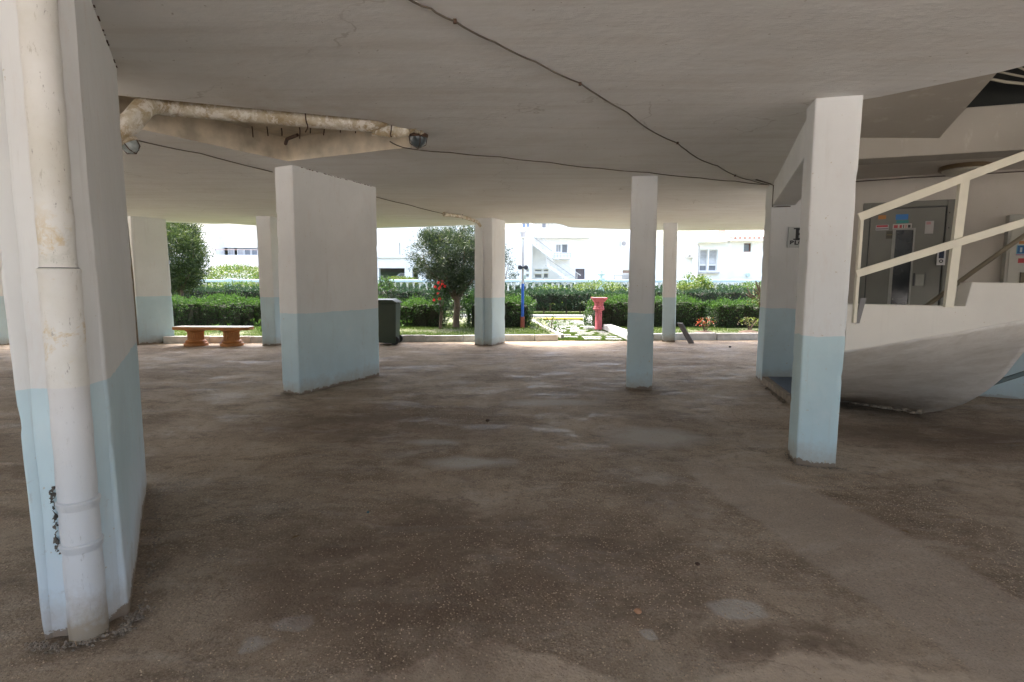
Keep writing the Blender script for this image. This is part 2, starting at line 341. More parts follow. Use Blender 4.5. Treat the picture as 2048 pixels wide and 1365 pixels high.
def floor_mat():
    t = NT('worn_concrete_floor'); P = t.pos(); W = t.warp(P, .9, .7); W2 = t.warp(P, 4.0, .18)
    base = t.mix(t.ramp(t.noise(W, .5, 9, .7), .42, .58), (.195, .140, .093), (.41, .325, .238))
    base = t.mix(t.math('MULTIPLY', t.ramp(t.noise(t.scale(W, (.7, 2.0, 1)), 2.2, 10, .78), .50, .62), .55), base, (.43, .355, .275))
    base = t.mix(t.math('MULTIPLY', t.ramp(t.noise(t.scale(t.warp(P, 2, .5), (1, 1.5, 1)), 1.3, 10, .8), .52, .60), .6), base, (.105, .070, .043))
    base = t.mix(t.math('MULTIPLY', t.ramp(t.noise(W2, 6.5, 9, .8), .47, .62), .5), base, (.36, .285, .205))
    base = t.mix(t.math('MULTIPLY', t.ramp(t.noise(W2, 13, 8, .8), .53, .62), .45), base, (.085, .06, .04))
    # smooth screed tongue running out from the right pillar, paler and finer than the rest
    sd = t.n('VectorMath', {'operation': 'DOT_PRODUCT'}, i0=t.warp(t.warp(P, 1.1, .35), 9, .05), i1=(.985, .17, 0)).outputs['Value']
    strip = t.math('MULTIPLY', t.ramp(sd, 2.02, 2.06), t.ramp(sd, 2.75, 2.68))
    strip = t.math('MULTIPLY', strip, t.ramp(t.n('SeparateXYZ', Vector=P).outputs[1], 4.6, 3.9))
    base = t.mix(t.math('MULTIPLY', strip, .6), base, (.37, .30, .235))
    # exposed aggregate where the screed has worn away
    agg = t.math('MULTIPLY', t.ramp(t.noise(W, .8, 7, .7), .44, .53), t.math('SUBTRACT', 1.0, strip))
    v = t.n('TexVoronoi', Vector=P, Scale=70.0); vd = v.outputs['Distance']; pebc = t.n('SeparateColor', Color=v.outputs['Color'])
    stone = t.math('MULTIPLY', t.ramp(vd, .42, .28), t.ramp(pebc.outputs[0], .45, .55))
    base = t.mix(t.math('MULTIPLY', t.math('MULTIPLY', stone, agg), .85), base, t.mix(pebc.outputs[1], (.17, .115, .07), (.60, .47, .33)))
    gr = t.noise(P, 95, 5, .75)
    base = t.mix(t.math('MULTIPLY', t.ramp(gr, .54, .66), .55), base, (.06, .043, .03)); base = t.mix(t.math('MULTIPLY', t.ramp(gr, .46, .36), .40), base, (.50, .41, .31))
    wp = t.warp(t.warp(P, 5, .16), 22, .035); spots = None
    for c, r, sq in (((.565, 2.15, 0), .05, (1, .9, 1)), ((-.93, 2.23, 0), .10, (1.0, .7, 1)), ((-1.02, 2.10, 0), .055, (1, 1, 1)), ((-.35, 4.35, 0), .35, (1.3, .55, 1)),
                     ((.45, 6.6, 0), .5, (1.3, .5, 1)), ((1.35, 5.1, 0), .55, (1.1, .8, 1)), ((-.7, 4.9, 0), .22, (1.4, .6, 1)), ((1.0, 2.35, 0), .10, (1.5, .8, 1))):
        b = t.blob(wp, c, r, .25 if r < .2 else .6, sq); spots = b if spots is None else t.math('MAXIMUM', spots, b)
    base = t.mix(t.math('MULTIPLY', t.math('MULTIPLY', spots, t.ramp(t.noise(P, 30, 6, .7), .15, .45)), .85), base, (.44, .40, .35))
    big = t.blob(t.warp(t.warp(P, 2.2, .7), 9, .12), (-.14, 1.72, 0), .80, .14, (.85, .44, 1))
    big = t.math('MAXIMUM', big, t.blob(t.warp(t.warp(P, 2.6, .5), 9, .10), (1.15, 1.72, 0), .75, .15, (1.0, .42, 1)))
    base = t.mix(t.math('MULTIPLY', t.math('MULTIPLY', big, t.ramp(t.noise(P, 18, 7, .75), .25, .5)), .85), base, (.50, .40, .30))
    dk = t.blob(t.warp(P, 1.6, 1.0), (-.25, 2.75, 0), 1.25, .4, (1.15, .68, 1))
    dk = t.math('MAXIMUM', dk, t.blob(t.warp(t.warp(P, 1.6, .8), 6, .15), (-1.1, 1.75, 0), .5, .4, (1.0, .5, 1)))
    dk = t.math('MAXIMUM', dk, t.blob(t.warp(P, 1.6, 1.0), (-1.5, 5.6, 0), 1.4, .7, (1.3, .7, 1)))
    dk = t.math('MAXIMUM', dk, t.blob(t.warp(P, 1.6, .8), (4.2, 5.2, 0), 1.3, .7, (1.3, .6, 1)))
    dk = t.math('MAXIMUM', dk, t.blob(t.warp(t.warp(P, 2.5, .5), 12, .1), (1.15, 2.15, 0), .30, .5, (1.5, .5, 1)))
    base = t.mix(t.math('MULTIPLY', t.math('MULTIPLY', dk, t.ramp(t.noise(W, 3, 8, .75), .25, .5)), .72), base, (.125, .080, .048))
    cr = t.n('TexVoronoi', {'feature': 'DISTANCE_TO_EDGE'}, Vector=t.warp(t.warp(P, 1.8, .8), 10, .06), Scale=.36).outputs['Distance']
    crk = t.math('MULTIPLY', t.ramp(cr, .0045, .001), t.ramp(t.noise(P, 1.1, 3), .52, .60)); base = t.mix(t.math('MULTIPLY', crk, .28), base, (.04, .03, .02))
    damp = t.ramp(t.noise(t.scale(W, (.6, 1.7, 1)), 1.7, 8, .75), .52, .60)
    rough = t.math('ADD', t.math('MULTIPLY', damp, -.31), .80); rough = t.math('ADD', rough, t.math('MULTIPLY', agg, .08))
    n = t.bump(t.math('MULTIPLY', t.math('SUBTRACT', 1.0, vd), t.math('MULTIPLY', agg, .9)), .7, .008)
    n = t.bump(gr, .6, .006, n); n = t.bump(t.noise(W2, 16, 8, .75), .6, .02, n); n = t.bump(t.noise(P, 3.5, 7, .7), .35, .04, n)
    n = t.bump(t.math('MULTIPLY', crk, -1.0), .35, .008, n)
    return t.done(base, rough, n, 0, .32)

def leaf_mat(name, a, b, tr=.35, rough=.5):
    t = NT(name); g = t.n('NewGeometry'); rnd = g.outputs['Random Per Island']
    c = t.mix(rnd, a, b); c = t.mix(t.math('MULTIPLY', t.ramp(t.noise(g.outputs['Position'], 1.3, 3), .35, .7), .35), c, tuple(q*.6 for q in a))
    p = t.n('BsdfPrincipled', Base_Color=c, Roughness=rough); p.inputs['Specular IOR Level'].default_value = .35
    tl = t.n('BsdfTranslucent', Color=t.mix(.5, c, (b[0]*1.3, b[1]*1.3, b[2]*.8)))
    mx = t.n('MixShader', i0=tr, i1=p.outputs[0], i2=tl.outputs[0]); t.t.links.new(mx.outputs[0], t.out.inputs[0]); return t.m

def pipe_mat(name, rusty=False):
    t = NT(name); P = t.pos(); z = t.n('SeparateXYZ', Vector=P).outputs[2]
    if rusty:
        c = t.mix(t.ramp(t.noise(P, 7, 6, .7), .35, .62), (.58, .53, .42), (.36, .27, .15))
        c = t.mix(t.math('MULTIPLY', t.ramp(t.noise(t.warp(P, 5, .2), 11, 6, .75), .50, .58), .85), c, (.72, .69, .63))
        c = t.mix(t.math('MULTIPLY', t.ramp(z, 2.86, 2.92), .5), c, (.30, .19, .09))
    else:
        c = t.mix(t.ramp(t.noise(P, 3, 6, .6), .35, .65), (.60, .58, .52), (.70, .69, .66))
        m = t.math('MULTIPLY', t.ramp(t.noise(t.warp(P, 6, .2), 6, 6, .75), .55, .63), t.math('MULTIPLY', t.ramp(z, 1.75, 1.6), t.ramp(z, 1.0, 1.2)))
        c = t.mix(t.math('MULTIPLY', m, .9), c, (.58, .47, .29))
        m2 = t.math('MULTIPLY', t.ramp(t.noise(t.warp(P, 5, .3), 4.5, 6, .7), .50, .60), t.math('MULTIPLY', t.ramp(z, 1.80, 1.62), t.ramp(z, 1.50, 1.52)))
        c = t.mix(t.math('MULTIPLY', m2, .7), c, (.47, .47, .41))
        fl = t.math('MULTIPLY', t.ramp(t.noise(t.scale(P, (7, 7, 2)), 5, 5, .8), .60, .66), .6)
        c = t.mix(fl, c, (.40, .37, .30))
        sc = t.math('MULTIPLY', t.ramp(t.noise(t.scale(P, (14, 14, 4)), 4, 4, .8), .635, .68), .7)
        c = t.mix(sc, c, (.2, .18, .16))
        lo = t.math('MULTIPLY', t.ramp(z, 1.0, .6), .6); c = t.mix(lo, c, (.60, .66, .70))
        edge = t.ramp(z, 1.035, 1.03); c = t.mix(t.math('MULTIPLY', edge, .5), c, (.56, .57, .60))
        dz = t.ramp(t.math('SUBTRACT', z, t.math('MULTIPLY', t.noise(P, 8, 6, .7), .3)), .06, -.1); c = t.mix(dz, c, (.33, .27, .2))
        ck = t.math('MULTIPLY', t.ramp(t.noise(t.scale(t.warp(P, 9, .03), (20, 20, 3)), 2.5, 7, .8), .60, .64), t.ramp(z, .75, .4)); c = t.mix(t.math('MULTIPLY', ck, .55), c, (.30, .29, .28))
    return t.done(c, .45, t.bump(t.noise(P, 26, 6, .7), .4, .006), 0, .4)

M_ceil = ceiling_mat(); M_floor = floor_mat()
M_L = wall_paint('paint_near_pillar', 1.025, fade=.75); M_M = wall_paint('paint_wide_pillar', 1.03); M_R = wall_paint('paint_right_pillar', 1.03, blue=(.48, .615, .645)); M_B = wall_paint('paint_back_pillars', 1.075)
M_plain_ = 0
M_plain = wall_paint('paint_plain', -1, dirt=.4)
M_stair = wall_paint('paint_stair', -1, cream=(.62, .59, .53), dirt=.5)
M_lobshade = wall_paint('paint_lobby_shade', -1, cream=(.34, .31, .265), dirt=.6); M_lob = wall_paint('paint_lobby', -1, cream=(.50, .46, .405), dirt=.6)  # dimness of the enclosed lobby put into both paint colours
M_soffit = soffit_mat()
M_stainp = simple('water_stained_plaster', (.56, .49, .38), .8, 0, .35, 4, .4, 14)
M_dark = simple('stairwell_shade', (.012, .013, .010), .9)  # near-black wall colour stands in for the unlit stairwell
M_pipeL = pipe_mat('flaking_painted_pipe'); M_pipeC = pipe_mat('stained_drain_pipe', True)
M_cable = simple('cable_sheath', (.10, .08, .06), .7); M_rust = simple('rusted_steel', (.07, .035, .02), .85, 0, .4, 30)
M_leaf = leaf_mat('hedge_leaf', (.014, .036, .010), (.036, .080, .018)); M_shoot = leaf_mat('fresh_shoot_leaf', (.032, .082, .013), (.062, .135, .024), .4)
M_leaf2 = leaf_mat('far_hedge_leaf', (.012, .032, .016), (.028, .062, .027)); M_olive = leaf_mat('narrow_tree_leaf', (.014, .028, .014), (.040, .064, .028), .25)
M_conif = leaf_mat('round_tree_leaf', (.016, .036, .010), (.060, .095, .026), .3); M_lime = leaf_mat('yellow_green_leaf', (.075, .125, .025), (.17, .22, .05), .4)
M_core = simple('hedge_twigs', (.022, .022, .012), .9, 0, .5, 20)
M_bark = simple('brown_bark', (.12, .085, .06), .85, 0, .4, 12, .6, 30)
M_grass = leaf_mat('grass_blade', (.038, .082, .016), (.10, .155, .033), .4); M_soil = simple('garden_soil', (.075, .085, .035), .95, 0, .4, 5, .6, 30)
M_kerb = simple('whitewashed_kerb', (.52, .51, .48), .8, 0, .3, 5, .4, 25)
M_paver = simple('pale_paving_slab', (.17, .168, .165), .8, 0, .2, 3, .3, 30)
M_orange = simple('orange_painted_concrete', (.42, .17, .045), .6, 0, .25, 6, .3, 30)
M_benchsheen = simple('bench_top_sheen', (.62, .56, .46), .35, 0, .15, 5, .1)  # light reflected off the seat, painted as a pale top layer
M_bin = simple('dark_green_plastic', (.030, .046, .026), .5, 0, .15, 4, .1); M_rubber = simple('black_rubber', (.02, .02, .02), .7)
M_white = simple('white_enamel', (.75, .75, .73), .45, 0, .05); M_bluep = simple('blue_enamel', (.015, .09, .42), .4, 0, .1); M_redb = simple('red_brown_primer', (.25, .06, .04), .6)
M_pink = simple('faded_red_paint', (.40, .085, .10), .65, 0, .25, 8, .3); M_red = simple('red_petal', (.75, .03, .03), .5, 0, .2)
M_lblue = simple('pale_blue_coping_paint', (.52, .65, .66), .6, 0, .1); M_balu = simple('cream_baluster_paint', (.80, .78, .68), .6, 0, .08)
M_house = simple('white_render', (.84, .84, .83), .8, 0, .05, 1.5, .2, 10); M_glass = simple('window_glass', (.22, .24, .26), .12, 0, .1, 2, 0)  # glass kept pale grey: glare on the far windows put into its colour
M_shutter = simple('grey_shutter', (.42, .42, .42), .6); M_brownf = simple('brown_timber_frame', (.16, .06, .035), .6); M_tile = simple('pale_roof_tile', (.62, .32, .26), .8, 0, .2)
M_metalgrey = simple('grey_green_steel_door', (.145, .142, .118), .38, .25, .12, 3, .08); M_black = simple('black_gap', (.008, .008, .008), .4)
M_rail = simple('cream_railing_enamel', (.62, .58, .46), .45, 0, .08, 6, .1); M_mat = simple('slate_blue_tile', (.07, .09, .13), .5)
M_mortar = simple('crumbled_mortar', (.24, .195, .15), .95, 0, .4, 25, .8, 60); M_stone = simple('leaning_slab_face', (.075, .06, .05), .85, 0, .3, 12, .5)
M_yellow = simple('yellow_hose', (.60, .42, .04), .5); M_torncover = simple('torn_cover_grey', (.07, .085, .09), .3, 0, .4, 20, .1)
M_glow = simple('milky_lamp_dome', (.50, .47, .39), .35, 0, .2, 5)
def flat(name, c, r=.5): return simple(name, c, r, 0, .06, 10, .05)

# ---------------- floor ----------------
def kerb_y(x): return 13.42+.095*x
def grid_sheet(name, xs, ys, zf, mat, kind='structure'):
    vs = [(x, y, zf(x, y)) for y in ys for x in xs]; nx = len(xs)
    fs = [(j*nx+i, j*nx+i+1, (j+1)*nx+i+1, (j+1)*nx+i) for j in range(len(ys)-1) for i in range(nx-1)]
    o = MB().add(vs, fs).build(name, mat); o.data.polygons.foreach_set('use_smooth', [True]*len(o.data.polygons)); return tag(o, kind=kind)
xs = [-40, -25, -18]+[-14+.12*i for i in range(int(24/.12))]+[11, 16, 30, 40]
ys = [-40, -20, -8]+[-2+.12*i for i in range(int(16.6/.12))]+[14.75]
def ground_h(x, y):
    v = (x, y, 0); h = .012*vnoise(v, .7)+.004*vnoise(v, 2.6)+.0015*vnoise(v, 9)-.006
    return min(h, .002)
grid_sheet('parking_floor', xs, ys, ground_h, M_floor)
tag(MB().prism([(7.35, 6.30), (7.42, 2.6), (7.72, 2.6), (7.65, 6.3)], -.02, 2.84).build('side_wall', M_plain), kind='structure')  # unseen wall added to stop light from the right reaching the lobby
cy = MB()
for q in ((-60, 60, -60, -4.0), (-60, -15.5, -4.0, 12.4), (10.5, 60, -4.0, 14.0)): cy.add([(q[0], q[2], .004), (q[1], q[2], .004), (q[1], q[3], .004), (q[0], q[3], .004)], [(0, 1, 2, 3)])
tag(cy.build('bounce_courtyard_paving', simple('pale_bounce_yard', (.52, .50, .46), .85, 0, .12, 1.5, .2, 20)), kind='structure')  # unseen pale yard, laid to bounce light up under the ceiling
far = MB().add([(-400, 13, -.06), (400, 13, -.06), (400, 600, -.06), (-400, 600, -.06)], [(0, 1, 2, 3)]).build('ground', simple('pale_far_ground', (.34, .32, .28), .95)); tag(far, kind='structure')
# soil of the beds either side of the path
def lawn_poly(x0, x1, y1, n=40):
    return [(x0+(x1-x0)*i/n, kerb_y(x0+(x1-x0)*i/n)+.12) for i in range(n+1)]+[(x1, y1), (x0, y1)]
lb = MB().prism(lawn_poly(-22, 1.12, 20.75), -.05, .09).prism(lawn_poly(3.05, 22, 20.75), -.05, .09).prism([(-22, 21.45), (22, 21.45), (22, 60), (-22, 60)], -.05, .07)
tag(lb.build('garden_ground', M_soil), kind='structure')

# ---------------- ceiling slab with recess ----------------
outer = [(-16, -3.8), (-16, 12.7), (-8.3, 13.6), (-7.4, 14.0), (-7.0, 13.9), (-6.45, 14.4), (-3.65, 14.95), (-2.6, 14.6), (-.99, 14.0), (-.18, 13.68), (1.03, 13.6), (1.2, 13.85), (1.49, 14.6), (3.15, 15.1), (4.56, 15.3), (6.8, 15.08), (9.5, 15.0),
         (9.5, 7.2), (4.35, 7.9), (3.62, 7.95), (2.60, 4.46), (2.689, 4.388), (3.19, 3.825), (3.37, 3.55), (3.9, 2.9), (5.2, 1.9), (8.0, 1.2), (9, -3.8)]
hole = [(-3.45, 4.22), (-2.94, 4.36), (-1.35, 4.93), (-1.15, 5.02), (-1.02, 5.22), (-.95, 5.5), (-1.05, 5.93), (-2.62, 6.66), (-3.75, 4.75)]
def inside(p, poly):
    c = False; n = len(poly); x, y = p
    for i in range(n):
        x1, y1 = poly[i]; x2, y2 = poly[(i+1) % n]
        if (y1 > y) != (y2 > y) and x < (x2-x1)*(y-y1)/(y2-y1)+x1: c = not c
    return c
def ceil_z(x, y): return 2.83+.010*noise.noise((x*.55, y*.55, 3))+.004*noise.noise((x*1.9, y*1.9, 7))
pts = [Vector(p) for p in outer+hole]; no, nh = len(outer), len(hole)
edges = [(i, (i+1) % no) for i in range(no)]+[(no+i, no+(i+1) % nh) for i in range(nh)]
for i in range(130):
    for j in range(97):
        p = (-15.9+.2*i+random.uniform(-.02, .02), -3.7+.2*j+random.uniform(-.02, .02))
        if inside(p, outer) and not inside(p, hole): pts.append(Vector(p))
v2, e2, f2, _, _, _ = delaunay_2d_cdt(pts, edges, [], 0, 1e-5)
fz = []
for f in f2:
    c = sum((v2[i] for i in f), Vector((0, 0)))/len(f)
    if inside(c, outer) and not inside(c, hole): fz.append(tuple(f)[::-1])
mb = MB().add([(v.x, v.y, ceil_z(v.x, v.y)) for v in v2], fz)
def ridge(poly, dz, flip=False):
    n = len(poly); vs = [(x, y, ceil_z(x, y)) for x, y in poly]+[(x, y, 2.83+dz) for x, y in poly]
    fs = [(i, (i+1) % n, n+(i+1) % n, n+i) for i in range(n)]
    mb.add(vs, fs)
ridge(outer, .30); mb.cur = 1; ridge(hole, .26)
mb.add([(x, y, 3.09) for x, y in hole], [tuple(range(nh))[::-1]]); mb.cur = 0
mb.add([(x, y, 3.13) for x, y in outer], [tuple(range(no))])
ceil = mb.build('ceiling', [M_ceil, M_stainp]); tag(ceil, kind='structure')
up = MB().prism([(-16, -3.8), (-16, 12.6), (2.5, 13.0), (9.5, 13.0), (9.5, 9), (9.5, 7.3), (2.6, 7.3), (2.55, 3.6), (4, 1.4), (9, .6), (9, -3.8)], 3.14, 4.2).build('apartment_block', M_house)
tag(up, 'white upper storey of the apartment block resting on the pillars', 'building')

# ---------------- pillars ----------------
FL, FR, BR, BL = (-1.895, 2.105), (-1.675, 2.295), (-2.60, 3.83), (-2.82, 3.64)
near = thing('concrete_pillar', 'large near pillar at left with a flaking drainpipe down its face', 'pillar', 'pillars carrying the ceiling')
rough_column('shaft', [FL, FR, BR, BL], [(-1.95, 2.10), (-1.735, 2.29), (-2.60, 3.81), (-2.83, 3.62)], -.02, 2.84, M_L, near, res=.04, amp=.004, rad=.012, zres=.03, chip=.005)
# drainpipe half sunk in the pillar's face
dp = thing('drain_pipe', 'thick white flaking drainpipe running down the near left pillar', 'pipe')
c0 = (-1.750, 2.160)
def pipe_seg(r0, r1, z0, z1, n=40):
    m = max(2, int((z1-z0)/.03)); prof = []
    for i in range(m+1):
        z = z0+(z1-z0)*i/m; prof.append((r0+(r1-r0)*i/m+.0012*math.sin(z*31), z))
    b = MB().lathe((c0[0], c0[1], 0), prof, n); return b
pipe_seg(.067, .0655, -.01, 1.455).build('lower_tube', M_pipeL, dp, True)
pipe_seg(.0585, .0600, 1.43, 2.84).build('upper_tube', M_pipeL, dp, True)
MB().lathe((c0[0], c0[1], 0), [(.0655, 1.33), (.0665, 1.345), (.067, 1.40), (.067, 1.47), (.070, 1.475), (.070, 1.488), (.060, 1.494)], 40).build('socket', M_pipeL, dp, True)
for z in (.56, .385): MB().lathe((c0[0], c0[1], 0), [(.066, z-.024), (.070, z-.018), (.071, z-.004), (.074, z), (.074, z+.009), (.066, z+.015)], 40).build('collar', M_pipeL, dp, True)
MB().lathe((c0[0], c0[1], 0), [(.0598, 1.491), (.0632, 1.4915), (.0628, 1.4935), (.0598, 1.495)], 40).build('black_seal', M_black, dp, True)
# plaster fillets beside the pipe
fil = MB(); fd = Vector((FR[0]-FL[0], FR[1]-FL[1], 0)).normalized(); nd = Vector((fd.y, -fd.x, 0))
for sgn in (-1, 1):
    vs = []; nz = 60
    for i in range(nz+1):
        z = 2.83*i/nz
        lean = Vector((-.055*z/2.83, 0, 0)); wv = .006*vnoise((sgn, 0, z), 3)
        base = Vector((c0[0], c0[1], z)); foot = Vector(((FL[0]+FR[0])/2, (FL[1]+FR[1])/2, z))+lean
        foot = base-nd*((base-foot).dot(nd)-.003)
        vs += [base+fd*sgn*.050+nd*.012, base+fd*sgn*(.066+wv*.3)-nd*.014, foot+fd*sgn*(.115+wv)+nd*.001]
    fil.add(vs, [(i*3+k, i*3+k+1, i*3+k+4, i*3+k+3) for i in range(nz) for k in range(2)])
fil.build('plaster_fillet', M_L, near, True)
# crevice where the plaster broke away beside the pipe
cv = MB()
for i in range(34):
    z = .36+.28*i/34+random.uniform(-.006, .006); p = Vector((c0[0], c0[1], z))-fd*(.076+random.uniform(-.004, .008))-nd*.010
    rr = random.uniform(.004, .011); bmv = [p+Vector((random.uniform(-1, 1), random.uniform(-1, 1), random.uniform(-1.6, 1.6)))*rr for _ in range(6)]
    cv.add(bmv, [(0, 1, 2), (0, 2, 3), (0, 3, 4), (0, 4, 5), (1, 2, 4), (2, 3, 5), (1, 4, 5), (0, 1, 5)])
cv.build('broken_plaster', simple('broken_plaster_brown', (.13, .115, .095), .95, 0, .5, 60), near)

rough_column('concrete_pillar', [(-2.985, 7.115), (-2.70, 6.955), (-2.04, 8.47), (-2.325, 8.63)], [(-2.945, 7.04), (-2.65, 6.86), (-2.03, 8.46), (-2.325, 8.64)], -.02, 2.84, M_M, res=.05, amp=.006)
tag(bpy.data.objects['concrete_pillar.001'], 'broad wall-like pillar left of centre with blue lower band', 'pillar', 'pillars carrying the ceiling')
def pillar(pb, pt, label, mat=M_B, **k):
    o = rough_column('concrete_pillar', pb, pt, -.02, 2.84, mat, **k); return tag(o, label, 'pillar', 'pillars carrying the ceiling')
pillar([(2.365, 4.63), (2.285, 4.335), (2.56, 4.25), (2.64, 4.545)], [(2.37, 4.66), (2.29, 4.375), (2.60, 4.285), (2.68, 4.58)], 'near right pillar with sharp white and blue faces beside the stair', M_R, res=.035)
pillar([(1.555, 7.46), (1.90, 7.40), (1.96, 7.70), (1.615, 7.76)], [(1.57, 7.50), (1.90, 7.44), (1.97, 7.74), (1.63, 7.80)], 'slim square pillar standing alone right of the centre', M_M, res=.04)
pillar([(-8.36, 12.36), (-7.93, 13.0), (-8.16, 13.2), (-8.62, 12.52)], [(-8.36, 12.36), (-7.98, 13.0), (-8.2, 13.2), (-8.62, 12.52)], 'far pillar left of the bench, turned towards the garden', M_B, res=.06)
pillar([(-5.56, 12.27), (-5.25, 12.27), (-5.15, 12.67), (-5.46, 12.67)], [(-5.58, 12.27), (-5.27, 12.27), (-5.17, 12.67), (-5.48, 12.67)], 'far pillar just right of the bench, half behind the broad pillar', M_B, res=.06)
pillar([(-.86, 12.60), (-.455, 12.42), (-.165, 13.06), (-.57, 13.24)], [(-.84, 12.56), (-.45, 12.38), (-.165, 13.02), (-.56, 13.2)], 'far middle pillar with a thin waste pipe on its face', M_B, res=.06)
pillar([(3.66, 13.46), (3.96, 13.40), (4.06, 13.72), (3.76, 13.78)], [(3.58, 13.40), (3.90, 13.34), (4.0, 13.66), (3.68, 13.72)], 'far slim pillar with a dark slab leaning against it', M_B, res=.06)
pillar([(-11.75, 12.1), (-11.17, 12.24), (-11.25, 12.6), (-11.83, 12.46)], [(-11.75, 12.1), (-11.17, 12.24), (-11.25, 12.6), (-11.83, 12.46)], 'farthest left pillar, only its edge showing beside the near pillar', M_B, res=.08)
pillar([(-9.05, 12.75), (-8.72, 12.7), (-8.66, 13.0), (-8.99, 13.05)], [(-9.05, 12.75), (-8.72, 12.7), (-8.66, 13.0), (-8.99, 13.05)], 'narrow far pillar behind the brown pole at left', M_B, res=.08)
b5 = pillar([(3.64, 7.98), (4.36, 7.94), (4.42, 8.42), (3.745, 8.42)], [(3.66, 8.0), (4.36, 7.96), (4.42, 8.44), (3.765, 8.44)], 'pillar at the lobby corner carrying the block letter sign', M_B, res=.05)

# ---------------- downstand beams ----------------
tag(MB().prism([(2.40, 4.63), (2.68, 4.56), (3.96, 7.93), (3.665, 7.985)], 2.525, 2.86).build('downstand_beam', M_plain, bevel=.008), 'white ceiling beam from the near right pillar to the lobby corner', 'beam')
tag(MB().prism([(2.72, 5.145), (3.113, 5.016), (4.163, 4.662), (6.5, 3.87), (6.6, 4.15), (4.25, 4.94), (2.80, 5.42)], 2.53, 2.90).build('lobby_beam', M_lobshade, bevel=.008), 'shaded beam above the lift lobby below the stairwell', 'beam')
jc = MB()
for a, b in (((-2.65, 6.855), (-2.03, 8.455)), ((-1.735, 2.288), (-2.60, 3.808))):
    a = Vector((*a, 0)); b = Vector((*b, 0)); d = (b-a).normalized(); t_ = 0
    while t_ < (b-a).length-.05:
        l = random.uniform(.01, .045)
        if random.random() < .6: p = a+d*(t_+l/2)+Vector((d.y, -d.x, 0))*.004; jc.obox((p.x, p.y, 2.822+random.uniform(-.004, .003)), (d.x*l/2, d.y*l/2), (-d.y*.004, d.x*.004), random.uniform(.003, .009))
        t_ += l+random.uniform(.004, .03)
jo = jc.build('joint_crack', M_rust); jo.parent = ceil; jo['kind'] = 'stuff'
# sloping underside of the upper flight
pn = [Vector(p) for p in D['panel']]; pn[2] = Vector((3.60, 4.845, 2.665)); pn[3] = Vector((2.95, 5.07, 2.625)); pn[0] = Vector((2.60, 4.45, 2.835))
pq = [pn[0], pn[1], pn[2]]; nrm_ = (pq[1]-pq[0]).cross(pq[2]-pq[0]); pn[3].z = pq[0].z-(nrm_.x*(pn[3].x-pq[0].x)+nrm_.y*(pn[3].y-pq[0].y))/nrm_.z
tag(MB().slab(pn, (0, 0, .14)).build('upper_stair_soffit', M_lobshade), 'sloping plaster underside of the upper flight beside the ceiling edge', 'stair')
# stairwell shaft and lobby ceiling
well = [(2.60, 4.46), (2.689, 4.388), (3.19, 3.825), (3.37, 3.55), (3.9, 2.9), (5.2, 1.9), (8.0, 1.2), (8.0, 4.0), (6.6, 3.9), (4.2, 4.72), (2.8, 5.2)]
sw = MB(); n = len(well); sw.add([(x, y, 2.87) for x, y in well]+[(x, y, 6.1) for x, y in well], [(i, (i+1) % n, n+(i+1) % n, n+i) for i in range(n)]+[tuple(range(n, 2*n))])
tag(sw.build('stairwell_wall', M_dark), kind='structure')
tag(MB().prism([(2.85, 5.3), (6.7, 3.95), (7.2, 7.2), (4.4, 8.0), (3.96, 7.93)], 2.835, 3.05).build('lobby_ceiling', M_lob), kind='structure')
# radiating bars of the stair railing seen from below
M_bar = simple('dark_cream_enamel', (.30, .27, .20), .6)  # darker tone of the cream railing enamel
fan = thing('upper_stair_railing', 'cream bars fanning out in the dark stairwell opening', 'railing')
F = [Vector(p) for p in D['fan']]; hub = Vector((4.15, 4.45, 2.98)); 
MB().tube([Vector((3.50, 4.42, 3.02)), Vector((3.78, 4.45, 2.985)), Vector((4.2, 4.5, 2.97)), Vector((4.6, 4.6, 2.99))], .011, 6).build('lower_rail', M_bar, fan, True)
for a in (Vector((3.49, 4.35, 3.05)), Vector((3.50, 4.25, 3.10)), Vector((3.52, 4.10, 3.16)), Vector((3.58, 3.92, 3.2)), Vector((3.72, 3.75, 3.22)), Vector((3.95, 3.6, 3.24))):
    MB().tube([a, hub], .008, 6).build('bar', M_bar, fan, True)
at(fan, (3.9, 4.4, 2.98))

# ---------------- lobby wall, lift, cabinet ----------------
ux, uy = D['wall_dir']; W0 = Vector((4.68, 7.65)); wn = Vector((uy, -ux))      # wn points towards the camera
if wn.y > 0: wn = -wn
def wp(u, off, z): p = W0+Vector((ux, uy))*u+wn*off; return (p.x, p.y, z)
def wbox(u0, u1, z0, z1, o0, o1):
    b = MB(); b.add([wp(u0, o1, z0), wp(u1, o1, z0), wp(u1, o0, z0), wp(u0, o0, z0), wp(u0, o1, z1), wp(u1, o1, z1), wp(u1, o0, z1), wp(u0, o0, z1)],
                    [(3, 2, 1, 0), (4, 5, 6, 7), (0, 1, 5, 4), (1, 2, 6, 5), (2, 3, 7, 6), (3, 0, 4, 7)]); return b
lw = MB(); P4 = [wp(-.36, 0, 0)[:2], wp(2.9, 0, 0)[:2], wp(2.9, -.25, 0)[:2], wp(-.36, -.25, 0)[:2]]
lw.prism(P4, -.02, 2.84); lobwall = lw.build('lobby_wall', wall_paint('paint_lobby_wall', 1.05, cream=(.55, .51, .45), dirt=.4)); tag(lobwall, kind='structure')  # cream darkened to put the lobby's dimness into the wall
tag(MB().prism([(3.635, 7.965), (3.36, 6.66), (3.30, 6.30), (4.05, 6.92), (4.9, 7.3), (4.34, 7.93)], -.02, .085).build('lobby_step', [simple('step_concrete', (.22, .17, .12), .9, 0, .4, 10, .5)]), 'low broken concrete step at the foot of the lobby corner pillar', 'step')
